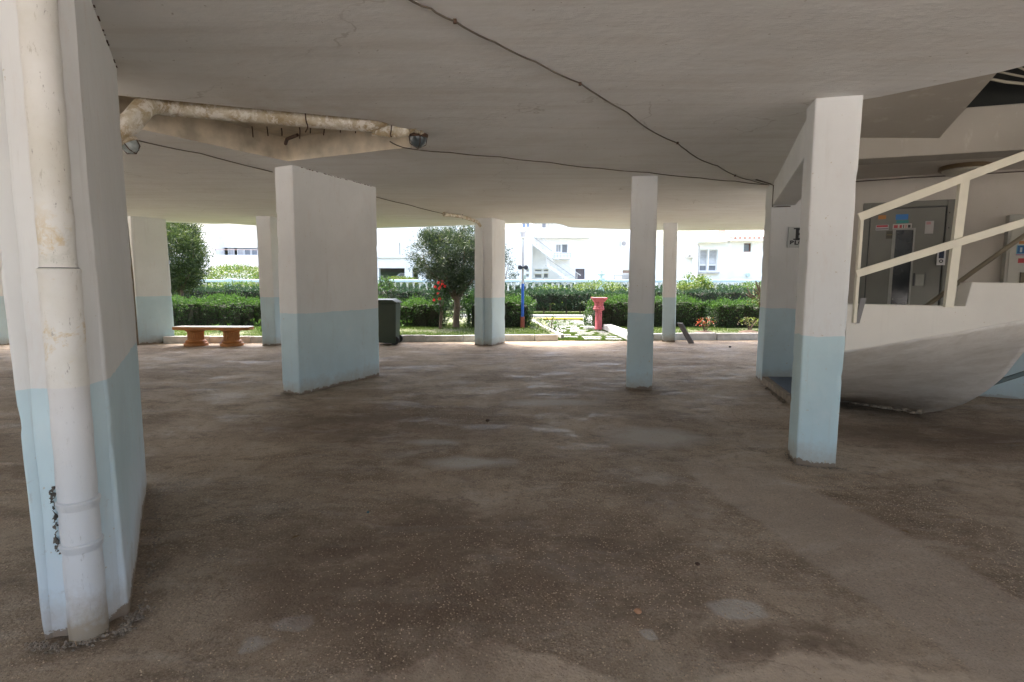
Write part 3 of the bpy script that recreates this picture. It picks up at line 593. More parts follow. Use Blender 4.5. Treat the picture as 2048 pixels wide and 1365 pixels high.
MB().prism([(3.70, 7.90), (3.43, 6.72), (4.0, 7.0), (4.7, 7.3), (4.3, 7.88)], .085, .097).build('tile_covering', M_mat, bpy.data.objects['lobby_step'])
lift = thing('lift_entrance', 'grey steel lift door with narrow glass and stickers behind the railing', 'lift door')
def wpart(key, name, mat, o0, o1, parent, z0=None, **k):
    a = D['w_'+key]; return wbox(a[0], a[1], a[2] if z0 is None else z0, a[3], o0, o1).build(name, mat, parent, **k)
s_ = D['w_surround']; l_ = D['w_leaf']
fr = MB()
for (a, b, c, d) in ((s_[0], l_[0]-.012, .1, s_[3]), (l_[1]+.012, s_[1], .1, s_[3]), (l_[0]-.012, l_[1]+.012, l_[3]+.012, s_[3])):
    q = wbox(a, b, c, d, 0, .045); fr.add(q.v, q.f)
fr.build('door_frame', M_metalgrey, lift, bevel=.004)
wbox(l_[0]-.012, l_[1]+.012, .1, l_[3]+.012, 0, .006).build('gap', M_black, lift)
g_ = D['w_glass']; lf = MB()
for (a, b, c, d) in ((l_[0], g_[0], .1, l_[3]), (g_[1], l_[1], .1, l_[3]), (g_[0], g_[1], g_[3], l_[3])):
    q = wbox(a, b, c, d, .006, .030); lf.add(q.v, q.f)
leaf = lf.build('door_leaf', M_metalgrey, lift)
wbox(g_[0], g_[1], .1, g_[3], .006, .016).build('glass', simple('dark_lift_glass', (.012, .014, .016), .15, 0, .1, 3, 0), leaf)
fq = MB()
for (a, b) in ((g_[0]-.035, g_[0]), (g_[1], g_[1]+.02)):
    q = wbox(a, b, .1, g_[3]+.02, .030, .040); fq.add(q.v, q.f)
q = wbox(g_[0], g_[1], g_[3], g_[3]+.02, .030, .040); fq.add(q.v, q.f); fq.build('glazing_bead', simple('door_bead', (.30, .30, .27), .4), leaf)
for u in (.152, .20): wbox(u-.02+.62, u-.017+.62, .1, l_[3], .0302, .0306)
wpart('disp', 'blue_sticker', flat('sticker_blue', (.02, .16, .45)), .030, .032, lift); wpart('green', 'green_sticker', flat('sticker_green', (.01, .22, .2)), .030, .032, lift)
wpart('notice', 'notice_strip', flat('notice_white', (.5, .47, .42)), .030, .0325, lift); wpart('orange', 'orange_label', flat('label_orange', (.42, .17, .03)), .030, .032, lift)
wpart('white1', 'white_label', flat('label_white', (.42, .40, .40)), .030, .032, lift); wpart('dark1', 'dark_plate', flat('plate_dark', (.045, .04, .02)), .030, .032, lift)
wpart('paper', 'paper_note', flat('paper_grey', (.42, .40, .38)), .030, .031, lift)
def wtext(txt, u, z, size, mat, off, name, parent, bold=0.0, sx=1.0):
    cu = bpy.data.curves.new(name, 'FONT'); cu.body = txt; cu.size = size; cu.extrude = .0008; cu.offset = bold
    o = bpy.data.objects.new(name, cu); COL.objects.link(o); bpy.context.view_layer.update()
    me = bpy.data.meshes.new_from_object(o.evaluated_get(bpy.context.evaluated_depsgraph_get())); bpy.data.objects.remove(o)
    o = bpy.data.objects.new(name, me); COL.objects.link(o); me.materials.clear(); me.materials.append(mat); o.parent = parent
    X = Vector((ux, uy, 0)); Z = Vector((0, 0, 1)); Y = Vector((wn.x, wn.y, 0))
    o.matrix_world = Matrix.Translation(wp(u, off, z)) @ Matrix(((X.x*sx, 0, Y.x, 0), (X.y*sx, 0, Y.y, 0), (0, 1, 0, 0), (0, 0, 0, 1))); return o
mR = flat('print_red', (.45, .04, .05)); mK = flat('print_black', (.015, .015, .015))
n_ = D['w_notice']; q = MB(); q.lathe((0, 0, 0), [(.028, 0), (.028, .002)], 20)
# red ring with dark symbol and rows of print on the notice
for i, (c, a, b) in enumerate(((mR, n_[0]+.012, n_[0]+.055), (mR, n_[0]+.075, n_[0]+.10), (mK, n_[0]+.115, n_[0]+.125), (mR, n_[0]+.14, n_[0]+.15), (mK, n_[0]+.165, n_[0]+.195))):
    wbox(a, b, n_[2]+.018, n_[3]-.016, .0325, .0335).build('printed_mark', c, lift)
w1 = D['w_white1']
wbox(w1[0]+.008, w1[1]-.01, w1[2]+.04, w1[3]-.006, .032, .033).build('printed_mark', mR, lift); wbox(w1[0]+.004, w1[1]-.004, w1[2]+.012, w1[2]+.022, .032, .033).build('printed_mark', mK, lift)
d1 = D['w_dark1']; wbox(d1[0]+.006, d1[1]-.006, (d1[2]+d1[3])/2-.003, (d1[2]+d1[3])/2+.003, .032, .033).build('printed_mark', flat('print_ochre', (.2, .16, .06)), lift)
pa = D['w_paper']; wbox(pa[0]+.01, pa[0]+.06, pa[3]-.045, pa[3]-.01, .031, .032).build('printed_mark', flat('print_pink', (.42, .22, .22)), lift)
# recessed handle
h_ = D['w_handle']; hq = MB()
for (a, b, c, d) in ((h_[0], h_[1], h_[3]-.012, h_[3]), (h_[0], h_[1], h_[2], h_[2]+.008), (h_[0], h_[0]+.012, h_[2], h_[3]), (h_[1]-.01, h_[1], h_[2], h_[3])):
    q = wbox(a, b, c, d, .030, .040); hq.add(q.v, q.f)
hd = hq.build('handle_frame', M_metalgrey, leaf); wbox(h_[0]+.012, h_[0]+.035, h_[2]+.01, h_[3]-.012, .030, .034).build('handle_slot', M_black, leaf)
wbox(h_[0]+.045, h_[1]-.02, h_[2]+.015, h_[3]-.03, .030, .036).build('handle_plate', simple('handle_steel', (.26, .26, .22), .35, .4), leaf)
# call panel
cpn = wpart('panel', 'call_panel', flat('panel_white', (.62, .62, .62), .35), .045, .062, lift); c_ = D['w_panel']
wbox(c_[0]+.016, c_[1]-.018, c_[2]+.088, c_[3]-.012, .062, .064).build('display', flat('display_navy', (.01, .015, .05), .2), cpn)
bt = MB(); cc = Vector(wp((c_[0]+c_[1])/2, .062, c_[2]+.05)); X = Vector((ux, uy, 0)); nn = Vector((wn.x, wn.y, 0))
bt.add([cc+(X*math.cos(a)+Vector((0, 0, 1))*math.sin(a))*r+nn*o for r, o in ((.022, 0), (.022, .004), (.013, .005), (.012, .002)) for a in [2*math.pi*k/20 for k in range(20)]],
       [(i*20+k, i*20+(k+1) % 20, (i+1)*20+(k+1) % 20, (i+1)*20+k) for i in range(3) for k in range(20)]); bt.build('call_button', mK, cpn)
for du, dz in ((.03, 2.33), (.035, 2.14)): wbox(l_[1]+du, l_[1]+du+.014, dz, dz+.016, .045, .048).build('screw', M_black, lift)
wbox(D['w_lowpanel'][0]+.10, D['w_lowpanel'][1], .1, D['w_lowpanel'][3], .045, .055).build('lower_cover', M_metalgrey, lift)
at(lift, wp(.55, 0, .09))
cab = thing('electric_cabinet', 'white meter cabinet with blue and red stickers at the right edge', 'cabinet'); c_ = D['w_cab']
wbox(c_[0], 2.25, 1.30, c_[3], 0, .12).build('cabinet_box', flat('cabinet_enamel', (.42, .41, .36), .5), cab, bevel=.006)
wbox(c_[0]+.03, 2.22, 1.36, c_[3]-.05, .12, .128).build('cabinet_door', flat('cabinet_door_enamel', (.44, .43, .37), .5), cab, bevel=.003)
wpart('blue', 'blue_sticker', flat('sticker_blue_pale', (.18, .36, .42)), .128, .130, cab); wpart('red', 'red_sticker', flat('sticker_red', (.42, .03, .03)), .128, .130, cab)
a = D['w_blue']; wbox(a[0]+.01, a[0]+.085, a[2]+.025, a[3]-.006, .130, .131).build('printed_mark', flat('print_blue_dark', (.01, .10, .25)), cab); wbox(a[0]+.035, a[0]+.055, a[2]+.04, a[3]-.03, .131, .132).build('printed_mark', flat('print_pale', (.4, .5, .5)), cab)
wbox(a[0], a[1], a[2]+.004, a[2]+.014, .1305, .132).build('printed_mark', flat('print_magenta', (.4, .1, .18)), cab)
wpart('orangeline', 'orange_line', flat('sticker_orange', (.42, .17, .04)), .128, .130, cab); wbox(1.72, 2.0, 1.40, 1.58, .128, .15).build('brown_plate', flat('plate_brown', (.13, .10, .05)), cab)
wbox(1.80, 1.86, 2.06, 2.075, .128, .14).build('latch', M_black, cab)
at(cab, wp(1.9, 0, 1.3))
# ceiling lamp of the lobby
lm = thing('ceiling_lamp', 'round domed ceiling lamp above the lift lobby, unlit', 'lamp')
lx, ly, lz = D['lamp']
MB().lathe((lx, ly, 0), [(.25, 2.835), (.26, 2.80), (.25, 2.785), (.225, 2.785)], 36).build('rim', flat('lamp_rim', (.16, .11, .06), .4), lm, True)
MB().lathe((lx, ly, 0), [(.225, 2.80), (.215, 2.765), (.17, 2.735), (.10, 2.718), (.02, 2.712)], 36).build('dome', M_glow, lm, True)
at(lm, (lx, ly, 2.83))
tag(MB().tube([wp(-.1, .02, 2.80), wp(.5, .02, 2.805), wp(1.2, .02, 2.80), wp(2.6, .02, 2.80)], .007, 5).build('wall_cable', M_cable), 'thin cable along the top of the lobby wall', 'cable')
tag(MB().tube([wp(1.86, .012, 2.80), wp(1.865, .012, 2.5), wp(1.86, .012, 2.28)], .006, 5).build('wall_cable', M_cable), 'thin vertical cable dropping to the meter cabinet', 'cable')

# ---------------- block sign ----------------
sg = thing('block_sign', 'white plate reading BLOCK under a large letter, on the lobby corner pillar', 'sign')
SX = 3.895; SY = 7.975
MB().box(SX, SX+.40, SY-.028, SY-.008, 1.935, 2.225).build('plate', flat('sign_white', (.42, .44, .43), .5), sg)
def ytext(txt, x, z, size, mat, name, parent, y, bold=0.0, sx=1.0):
    cu = bpy.data.curves.new(name, 'FONT'); cu.body = txt; cu.size = size; cu.extrude = .0008; cu.offset = bold
    o = bpy.data.objects.new(name, cu); COL.objects.link(o); bpy.context.view_layer.update()
    me = bpy.data.meshes.new_from_object(o.evaluated_get(bpy.context.evaluated_depsgraph_get())); bpy.data.objects.remove(o)
    o = bpy.data.objects.new(name, me); COL.objects.link(o); me.materials.clear(); me.materials.append(mat); o.parent = parent
    o.matrix_world = Matrix.Translation((x, y, z)) @ Matrix.Rotation(math.pi/2, 4, 'X') @ Matrix.Diagonal((sx, 1, 1, 1)); return o
ytext('B', SX+.085, 2.045, .235, mK, 'large_letter', sg, SY-.030, .006, 1.25)
q = MB().box(SX+.07, SX+.10, SY-.0315, SY-.029, 2.045, 2.062).build('letter_serif', mK, sg); MB().box(SX+.07, SX+.10, SY-.0315, SY-.029, 2.192, 2.209).build('letter_serif', mK, sg)
ytext('BLOCK', SX+.022, 1.98, .078, mK, 'word', sg, SY-.030, .003, 1.45)
at(sg, (SX+.2, SY, 1.935))

# ---------------- stair ----------------
st = thing('staircase', 'white concrete staircase curving up past the right pillar with dark underside', 'stair')
yq = 4.31
prof = [(2.60, .915), (2.86, .955), (3.22, 1.02), (3.60, 1.09), (3.97, 1.165), (4.5, 1.30), (5.1, 1.47), (5.1, 1.80), (4.50, 1.64), (4.28, 1.64), (4.26, 1.45), (3.55, 1.455), (3.515, 1.272), (2.60, 1.285)]
sm = MB(); sm.slab([(x, yq, z) for x, z in prof], (0, .12, 0)); sm.build('stringer', M_stair, st, bevel=.006)
def cat(P, t):
    P = [Vector(p) for p in P]; n = len(P)-1; x = t*n; i = min(int(x), n-1); u = x-i
    a = P[max(i-1, 0)]; b = P[i]; c = P[i+1]; d = P[min(i+2, n)]
    return .5*((2*b)+(c-a)*u+(2*a-5*b+4*c-d)*u*u+(3*b-3*c+d-a)*u**3)
SR = [Vector(p) for p in D['soffit_right']]; SR[-1] = Vector((4.22, 4.43, 1.20)); SLc = [Vector((4.02, 6.95, 0)), Vector((3.55, 6.1, .24)), Vector((3.0, 5.2, .60)), Vector((2.62, 4.43, .925))]
NU, NV = 26, 22; sv = []
for j in range(NV+1):
    v = j/NV; a = cat(SLc, v); b = cat(SR, v)
    for i in range(NU+1):
        u = i/NU; p = a.lerp(b, u)
        p.z += .006*vnoise((p.x, p.y, 0), 2.2)-.012*math.sin(math.pi*v)*math.sin(math.pi*u)
        sv.append(p)
fs = [(j*(NU+1)+i, j*(NU+1)+i+1, (j+1)*(NU+1)+i+1, (j+1)*(NU+1)+i) for j in range(NV) for i in range(NU)]
o = MB().add(sv, fs).build('soffit', M_soffit, st); o.data.polygons.foreach_set('use_smooth', [True]*len(o.data.polygons))
sd = o.modifiers.new('thick', 'SOLIDIFY'); sd.thickness = .07; sd.offset = 0
for k in range(6):
    v0 = .12+k*.145; v1 = v0+.15
    q = [cat(SLc, v0), cat(SR, v0), cat(SR, v1), cat(SLc, v1)]
    zt = min(max(p.z for p in q)+.05, 1.19); zb = [min(p.z+.085, zt-.01) for p in q]
    lo = [(p.x, p.y, b_) for p, b_ in zip(q, zb)]; hi = [(p.x, p.y, zt) for p in q]
    MB().add(lo+hi, [(0, 1, 2, 3)[::-1], (4, 5, 6, 7), (0, 1, 5, 4), (1, 2, 6, 5), (2, 3, 7, 6), (3, 0, 4, 7)]).build('step', M_plain, st)
MB().slab([(5.1, yq, 1.47), (7.3, yq, 2.25), (7.3, yq, 3.1), (5.1, yq, 1.80)], (0, .12, 0)).build('unseen_upper_stringer', M_stair, st)  # this and the next flight: out of view, added to block light into the lobby
MB().slab([(4.35, 4.45, 1.22), (7.3, 4.45, 2.25), (7.3, 5.5, 2.25), (4.75, 5.5, 1.22)], (0, 0, .12)).build('unseen_upper_flight', M_soffit, st)
at(st, (3.6, 5.5, 0))
# broken edge where the soffit meets the floor
def rubble(name, pts, n, size, spread, mat, label, cat_, **kw):
    b = MB()
    for _ in range(n):
        t = random.random()*(len(pts)-1); i = int(t); p = Vector(pts[i]).lerp(Vector(pts[min(i+1, len(pts)-1)]), t-i)
        p += Vector((random.gauss(0, spread), random.gauss(0, spread), 0)); s = size*random.uniform(.3, 1)**1.5
        vs = []
        for dx, dy, dz in ((1, 0, 0), (-1, 0, 0), (0, 1, 0), (0, -1, 0), (0, 0, 1), (0, 0, -1)):
            vs.append(p+Vector((dx*random.uniform(.6, 1.2), dy*random.uniform(.6, 1.2), dz*random.uniform(.3, .8)))*s)
        b.add(vs, [(0, 2, 4), (2, 1, 4), (1, 3, 4), (3, 0, 4), (2, 0, 5), (1, 2, 5), (3, 1, 5), (0, 3, 5)])
    o = b.build(name, mat); return tag(o, label, cat_, kind='stuff')
ed_ = MB(); A_ = Vector((3.92, 6.86, 0)); B_ = Vector((4.58, 6.06, 0)); dd = (B_-A_).normalized(); nn_ = Vector((-dd.y, dd.x, 0))*-1
if nn_.y > 0: nn_ = -nn_
for k in range(22):
    a = A_.lerp(B_, k/22); c = A_.lerp(B_, (k+.92)/22); w0 = random.uniform(.03, .09); w1 = random.uniform(.03, .09); h0 = random.uniform(.015, .05)
    ed_.add([a, c, c+nn_*w1, a+nn_*w0, a+Vector((0, 0, h0)), c+Vector((0, 0, h0*1.1)), c+nn_*w1*.8+Vector((0, 0, h0*.6)), a+nn_*w0*.8+Vector((0, 0, h0*.7))], [(0, 1, 2, 3), (7, 6, 5, 4), (0, 4, 5, 1), (1, 5, 6, 2), (2, 6, 7, 3), (3, 7, 4, 0)])
eo = ed_.build('broken_screed_edge', simple('broken_screed', (.34, .27, .20), .95, 0, .5, 20, .8)); tag(eo, 'crumbling screed edge where the stair underside meets the floor', 'rubble', kind='stuff')
rubble('mortar_crumbs', [(3.95, 6.9, .0), (4.2, 6.66, .0), (4.45, 6.30, .0), (4.6, 6.1, .0)], 160, .035, .02, M_mortar, 'broken mortar crumbs along the foot of the stair underside', 'rubble')
rubble('mortar_crumbs', [(-1.93, 2.07, .0), (-1.74, 2.06, 0), (-1.62, 2.16, .0), (-1.63, 2.32, .0), (-2.0, 2.98, 0), (-2.3, 3.45, 0)], 520, .011, .02, M_mortar, 'crumbled mortar round the foot of the near left pillar', 'rubble')
rubble('mortar_crumbs', [(2.34, 4.62, .0), (2.27, 4.31, 0), (2.42, 4.24, .0), (2.60, 4.22, .0)], 220, .010, .013, M_mortar, 'crumbled mortar round the foot of the near right pillar', 'rubble')
rubble('mortar_crumbs', [(3.60, 7.9, .0), (3.45, 7.2, .0), (3.33, 6.6, .0)], 60, .03, .02, M_mortar, 'crumbled mortar along the lobby step edge', 'rubble')
rubble('mortar_crumbs', [(-2.99, 7.08, .0), (-2.69, 6.92, .0), (-2.02, 8.45, 0)], 120, .012, .012, M_mortar, 'crumbled mortar round the foot of the broad pillar', 'rubble')

rl = thing('stair_railing', 'cream flat-bar railing with two sloping rails on the staircase', 'railing')
yr = 4.27
def fbar(name, a, b, w=.072, d=.014, y=yr, mat=M_rail, parent=rl):
    a = Vector((a[0], y, a[1])); b = Vector((b[0], y, b[1])); u = (b-a).normalized(); pz = Vector((-u.z, 0, u.x)) * w/2
    return MB().slab([a-pz, b-pz, b+pz, a+pz], (0, d, 0)).build(name, mat, parent, bevel=.002)
fbar('top_rail', (2.62, 1.94), (5.2, 2.93), .062); fbar('lower_rail', (2.63, 1.515), (5.2, 2.33), .058)
fbar('post', (2.655, 1.14), (2.655, 1.96), .024, .03, yr+.016); fbar('post', (3.375, 1.262), (3.41, 2.235), .068, .03, yr+.016)
fbar('post', (4.62, 1.60), (4.66, 2.70), .078, .03, yr+.016)
MB().slab([(2.665, 4.296, 1.135), (2.695, 4.296, 1.135), (2.735, 4.296, 1.33), (2.69, 4.296, 1.33)], (0, .012, 0)).build('side_plate', flat('side_plate_grey', (.16, .15, .14)), rl)
at(rl, (2.66, yr, 1.14))
ir = MB().tube([(3.86, 5.2, 1.22), (4.29, 5.2, 1.56), (4.74, 5.2, 1.90), (5.2, 5.15, 2.2)], .021, 8).build('inner_handrail', flat('handrail_brown', (.26, .22, .15)), smooth=True)
tag(ir, 'thin brown handrail sloping up behind the cream stair railing', 'handrail')
tag(MB().tube([(4.62, 6.18, .03), (5.15, 6.1, .27), (5.75, 6.0, .52), (6.6, 5.85, .95)], .028, 8).build('leaning_pipe', flat('pipe_teal', (.10, .14, .14)), smooth=True), 'grey pipe slanting up from the floor under the staircase', 'pipe')

# ---------------- ceiling pipe in the recess ----------------
cpipe = thing('drain_pipe', 'stained horizontal drainpipe hanging in the ceiling recess', 'pipe')
pp = [Vector(p) for p in D['pipe']]
def smooth_path(P, n=6): return [cat(P, i/(n*(len(P)-1))) for i in range(n*(len(P)-1)+1)]
main = [pp[3], pp[4], pp[5]]
MB().tube([pp[3], pp[3].lerp(pp[4], .5), pp[4], pp[5], pp[5]+Vector((.04, .02, -.004))], .074, 20).build('tube', M_pipeC, cpipe, True)
MB().tube(smooth_path([pp[0]+Vector((-.08, -.02, -.10)), pp[0], pp[1], pp[2], pp[3]+Vector((.02, 0, 0))], 5), .079, 20).build('elbow', M_pipeC, cpipe, True)
for t in (.03, .09, .80): 
    a = pp[3].lerp(pp[5], t); d = (pp[5]-pp[3]).normalized(); MB().tube([a-d*.012, a+d*.012], .082, 20).build('collar', M_pipeC, cpipe, True)
b0 = pp[0].lerp(pp[1], .3)
bend = MB().tube(smooth_path([pp[5]-Vector((.02, .005, 0)), pp[5]+Vector((.06, .0, .03)), pp[5]+Vector((.10, .06, .06))], 4), .082, 16).build('branch_elbow', M_pipeC, cpipe, True)
MB().tube([pp[5]+Vector((0, .06, -.03)), pp[6]+Vector((0, .02, .0)), pp[7]], [.06, .062, .05], 14).build('branch_tube', M_pipeC, cpipe, True)
at(cpipe, pp[4])
# lumpy plaster where the branch enters the slab
lump = MB()
for i in range(70):
    t = random.random(); p = (pp[5]+Vector((0, .10, 0))).lerp(pp[7]+Vector((.10, .03, 0)), t)+Vector((random.gauss(0, .02), random.gauss(0, .03), random.uniform(-.01, .02))); s = random.uniform(.02, .05); p.z = 2.83-.004+random.uniform(-.012, .01)
    lump.add([p+Vector(q)*s for q in ((1, 0, 0), (-1, .1, 0), (0, 1, 0), (.1, -1, 0), (0, 0, .5), (0, 0, -.45))], [(0, 2, 4), (2, 1, 4), (1, 3, 4), (3, 0, 4), (2, 0, 5), (1, 2, 5), (3, 1, 5), (0, 3, 5)])
tag(lump.build('rough_plaster_patch', M_pipeC), 'rough stained plaster where the ceiling pipe ends', 'plaster')
# exposed rusty bars in the recess and hanging wire hooks
rb = thing('exposed_rebar', 'rusted reinforcement stubs hanging in the stained ceiling recess', 'rebar')
for i in range(9):
    x = -3.0+.17*i+random.uniform(-.03, .03); y = 5.85+.42*(1-abs(x+2.5))+random.uniform(-.05, .05); z = 3.07; l = random.uniform(.04, .09)
    MB().tube([(x, y, 3.10), (x+.005, y, 3.05), (x+random.uniform(-.01, .01), y, 3.05-l)], .006, 5).build('stub', M_rust, rb)
MB().tube([(-2.48, 6.25, 2.93), (-2.40, 6.1, 2.945), (-2.25, 6.0, 2.96)], .018, 6).build('bent_bar', M_rust, rb, True)
at(rb, (-2.5, 6, 3.09))
for P_, lab in (([(-1.745, 4.83, 2.925), (-1.745, 4.84, 2.85), (-1.75, 4.87, 2.79), (-1.76, 4.93, 2.758), (-1.79, 4.95, 2.72)], 'rusty wire hanger looped over the ceiling pipe'),
               ([(-1.085, 5.14, 2.83), (-1.09, 5.14, 2.78), (-1.10, 5.15, 2.745), (-1.085, 5.15, 2.735)], 'short rusty hook below the ceiling pipe end')):
    tag(MB().tube(smooth_path([Vector(p) for p in P_], 4), .006, 6).build('wire_hook', M_rust, smooth=True), lab, 'hook')
# bulkhead lamp at the elbow; same mesh stands in for the torn plastic cover
def bulkhead(c, lab, s=1.0, tilt=(0, 0, 0), rim=True, glass=None):
    t = thing('bulkhead_lamp', lab, 'lamp', 'bulkhead lamps by the ceiling pipe'); n = 20
    prof = [(.075*s, 0), (.074*s, -.03*s), (.062*s, -.065*s), (.04*s, -.09*s), (.012*s, -.10*s)]
    MB().lathe((0, 0, 0), prof, n).build('glass', glass or M_torncover, t, True); MB().lathe((0, 0, 0), [(.085*s, .02*s), (.086*s, -.008*s), (.078*s, -.014*s)], n).build('base', M_rust if rim else M_pipeC, t, True)
    MB().tube([(-.08*s, 0, -.01), (-.07*s, 0, -.07*s), (0, 0, -.108*s), (.07*s, 0, -.07*s), (.08*s, 0, -.01)], .004, 5).build('wire_guard', M_rust, t, True)
    MB().tube([(0, -.08*s, -.01), (0, -.07*s, -.07*s), (0, 0, -.108*s), (0, .07*s, -.07*s), (0, .08*s, -.01)], .004, 5).build('wire_guard', M_rust, t, True)
    t.location = c; t.rotation_euler = tilt; return t
bulkhead(D['capR'], 'torn dark grey plastic cover, modelled as a lamp, at the right end of the ceiling pipe', 1.1, (.1, 0, .4)); bpy.data.objects['bulkhead_lamp'].location.z = 2.82
bulkhead((-2.965, 4.42, 2.50), 'grey glass bulkhead lamp under the pipe elbow by the near pillar', .85, (.2, -.5, 0), False, simple('clear_dusty_glass', (.36, .40, .39), .15, 0, .3, 20, .1))

# ---------------- cables ----------------
def cable(key, lab, r=.0065, clips=True, jitter=.006):
    P_ = [Vector(p) for p in D[key]]
    for i, p in enumerate(P_): p.z = ceil_z(p.x, p.y)-.010-random.uniform(0, jitter)
    pts_ = []
    for i in range(len(P_)-1):
        for k in range(5):
            q = P_[i].lerp(P_[i+1], k/5); q.z = ceil_z(q.x, q.y)-.010-.008*math.sin(math.pi*k/5); q += Vector((random.uniform(-.003, .003), random.uniform(-.003, .003), 0)); pts_.append(q)
    pts_.append(P_[-1]); t = thing('ceiling_cable', lab, 'cable'); MB().tube(pts_, r, 6).build('sheath', M_cable, t, True)
    if clips:
        for p in P_[3:-1:3]: MB().box(p.x-.009, p.x+.009, p.y-.009, p.y+.009, p.z-.009, p.z+.012).build('clip', M_rust, t)
    return at(t, P_[0])
cable('cable1', 'long brown cable clipped diagonally across the ceiling', .0055)
cable('cable2', 'thin cable crossing the ceiling behind the pipe towards the right beam', .006, False)
cable('cable3', 'dark cable stretched from the near pillar to the broad pillar', .006, False); cable('cable4', 'thin cable from the broad pillar to the far middle pillar', .007, False)
tag(MB().tube([(3.25, 7.60, 2.81), (3.55, 7.85, 2.80), (3.64, 7.93, 2.79), (3.652, 7.955, 2.50), (3.72, 7.96, 2.505), (3.9, 7.95, 2.51)], .009, 6).build('wall_cable', M_cable), 'cable bending down the beam end at the lobby corner', 'cable')
wpipe = thing('waste_pipe', 'thin brown-stained waste pipe bending down the far middle pillar', 'pipe')
wb = [Vector(p) for p in D['b3pipe']]; wb[2:] = [Vector((-.76, 12.36, 2.735)), Vector((-.70, 12.40, 2.64)), Vector((-.672, 12.46, 2.3)), Vector((-.672, 12.46, .0))]
MB().tube([wb[0], wb[1], wb[2], wb[3]], .036, 10).build('sloping_tube', M_pipeC, wpipe, True); MB().tube([wb[3], wb[4], wb[5]], .032, 10).build('down_tube', M_B, wpipe, True)
MB().tube([wb[0], wb[0].lerp(wb[1], .15)], .045, 10).build('collar', M_pipeC, wpipe, True)
MB().bar(wb[1]+Vector((0, 0, .10)), wb[1]+Vector((0, 0, -.05)), .012, .012, (0, 1, 0)).build('hanger', M_rust, wpipe)
at(wpipe, wb[5])
tag(MB().tube([(p[0], p[1]-.1, p[2]) for p in D['pole']], [.03, .035, .03], 8).build('wooden_pole', simple('weathered_pole', (.13, .09, .05), .8, 0, .3, 10, .5), smooth=True), 'brown pole standing upright beside the far left pillar', 'pole')

# ---------------- kerbs ----------------
def stone(x0, x1, yf, d, h, z0=-.03, mat=M_kerb, name='kerb_stone', parent=None):
    c = ((x0+x1)/2, yf((x0+x1)/2)+d/2, z0); g = .006
    j = random.uniform(-.012, .012); hh = h+random.uniform(-.012, .008)
    sl = (yf(x1)-yf(x0))/2
    b = MB(); b.obox((c[0], c[1]+j, c[2]), ((x1-x0)/2-g, sl), (0, d/2), hh-z0)
    return b.build(name, mat, parent, bevel=.015)
kb = thing('kerb', 'long worn white kerb along the garden left of the path', 'kerb'); x = -14.0
while x < 1.1:
    if -9.2 < x < -8.03: x = -8.02; continue
    l = min(random.uniform(.85, 1.15), 1.13-x)
    if l < .3: break
    stone(x, x+l, kerb_y, .12, .155, parent=kb); x += l
tag(kb, kind='structure'); del kb['category']; del kb['label']
kb2 = thing('kerb', 'x', 'kerb'); del kb2['label']; del kb2['category']; kb2['kind'] = 'structure'; x = 3.02
while x < 12:
    l = random.uniform(.85, 1.1); stone(x, x+l, kerb_y, .14, .17, parent=kb2); x += l
# broad white kerb along the path's right side
kb3 = thing('path_kerb', 'x', 'kerb'); del kb3['label']; del kb3['category']; kb3['kind'] = 'structure'
ys_ = [13.62, 14.7, 15.8, 16.9, 18.0, 19.1, 20.4]
M_kw = simple('white_path_kerb', (.46, .46, .45), .8, 0, .15, 4, .3, 25)
for i in range(6):
    y0, y1 = ys_[i]+.008, ys_[i+1]-.008; xa = 3.02-.035*(y0-13.6); xb = 3.02-.035*(y1-13.6)
    MB().prism([(xa-.17, y0), (xa+.10, y0), (xb+.10, y1), (xb-.17, y1)], -.03, .17 if i else .13).build('kerb_stone', M_kw, kb3, bevel=.02)
for i in range(5):
    y0 = 14.0+1.25*i; f = lambda y: 1.20-.10*(y-13.6)+.02*(y-16)**2*(1 if y < 16 else .2)
    MB().prism([(f(y0), y0), (f(y0)+.08, y0), (f(y0+1.23)+.08, y0+1.23), (f(y0+1.23), y0+1.23)], -.03, .12).build('kerb_stone', M_kerb, kb3, bevel=.01)
kb4 = thing('cross_kerb', 'x', 'kerb'); del kb4['label']; del kb4['category']; kb4['kind'] = 'structure'; x = -2
while x < 5.5: stone(x, x+1.2, lambda q: 21.3, .15, .17, parent=kb4, mat=M_kw); x += 1.2
tag(MB().tube(smooth_path([Vector((.2, 20.7, .05)), Vector((1.2, 20.72, .05)), Vector((2.1, 20.66, .07)), Vector((3.1, 20.75, .05))], 5), .045, 8).build('garden_hose', M_yellow, smooth=True), 'yellow hose lying across the far end of the garden path', 'hose')

# ---------------- path ----------------
tag(MB().prism([(1.15, 13.62), (2.87, 13.62), (2.75, 21.3), (.55, 21.3)], -.05, .0).build('path', M_soil), kind='structure'); path = bpy.data.objects['path']
gp = []
y = 13.72; row = 0; PAV = []
while y < 21.0:
    d = random.uniform(.40, .52); xl = 1.22-.08*(y-13.6)+.05; xr = 2.84-.033*(y-13.6); n = 3 if row % 2 else 3
    cuts = sorted([xl]+[xl+(xr-xl)*(k+random.uniform(-.16, .16)+(.2 if row % 2 else -.1))/3 for k in (1, 2)]+[xr])
    for k in range(3):
        a, b = cuts[k]+.045, cuts[k+1]-.045; g = .06; sk = random.uniform(-.05, .05)
        if y < 15.6 and random.random() < .12: continue
        PAV.append((a, b, y+g, y+d-g))
        MB().prism([(a, y+g), (b, y+g+sk*.4), (b+sk, y+d-g), (a+sk, y+d-g+sk*.3)], -.02, .006+random.uniform(-.003, .003)).build('paving_stone', M_paver, path, bevel=.004)
    y += d; row += 1

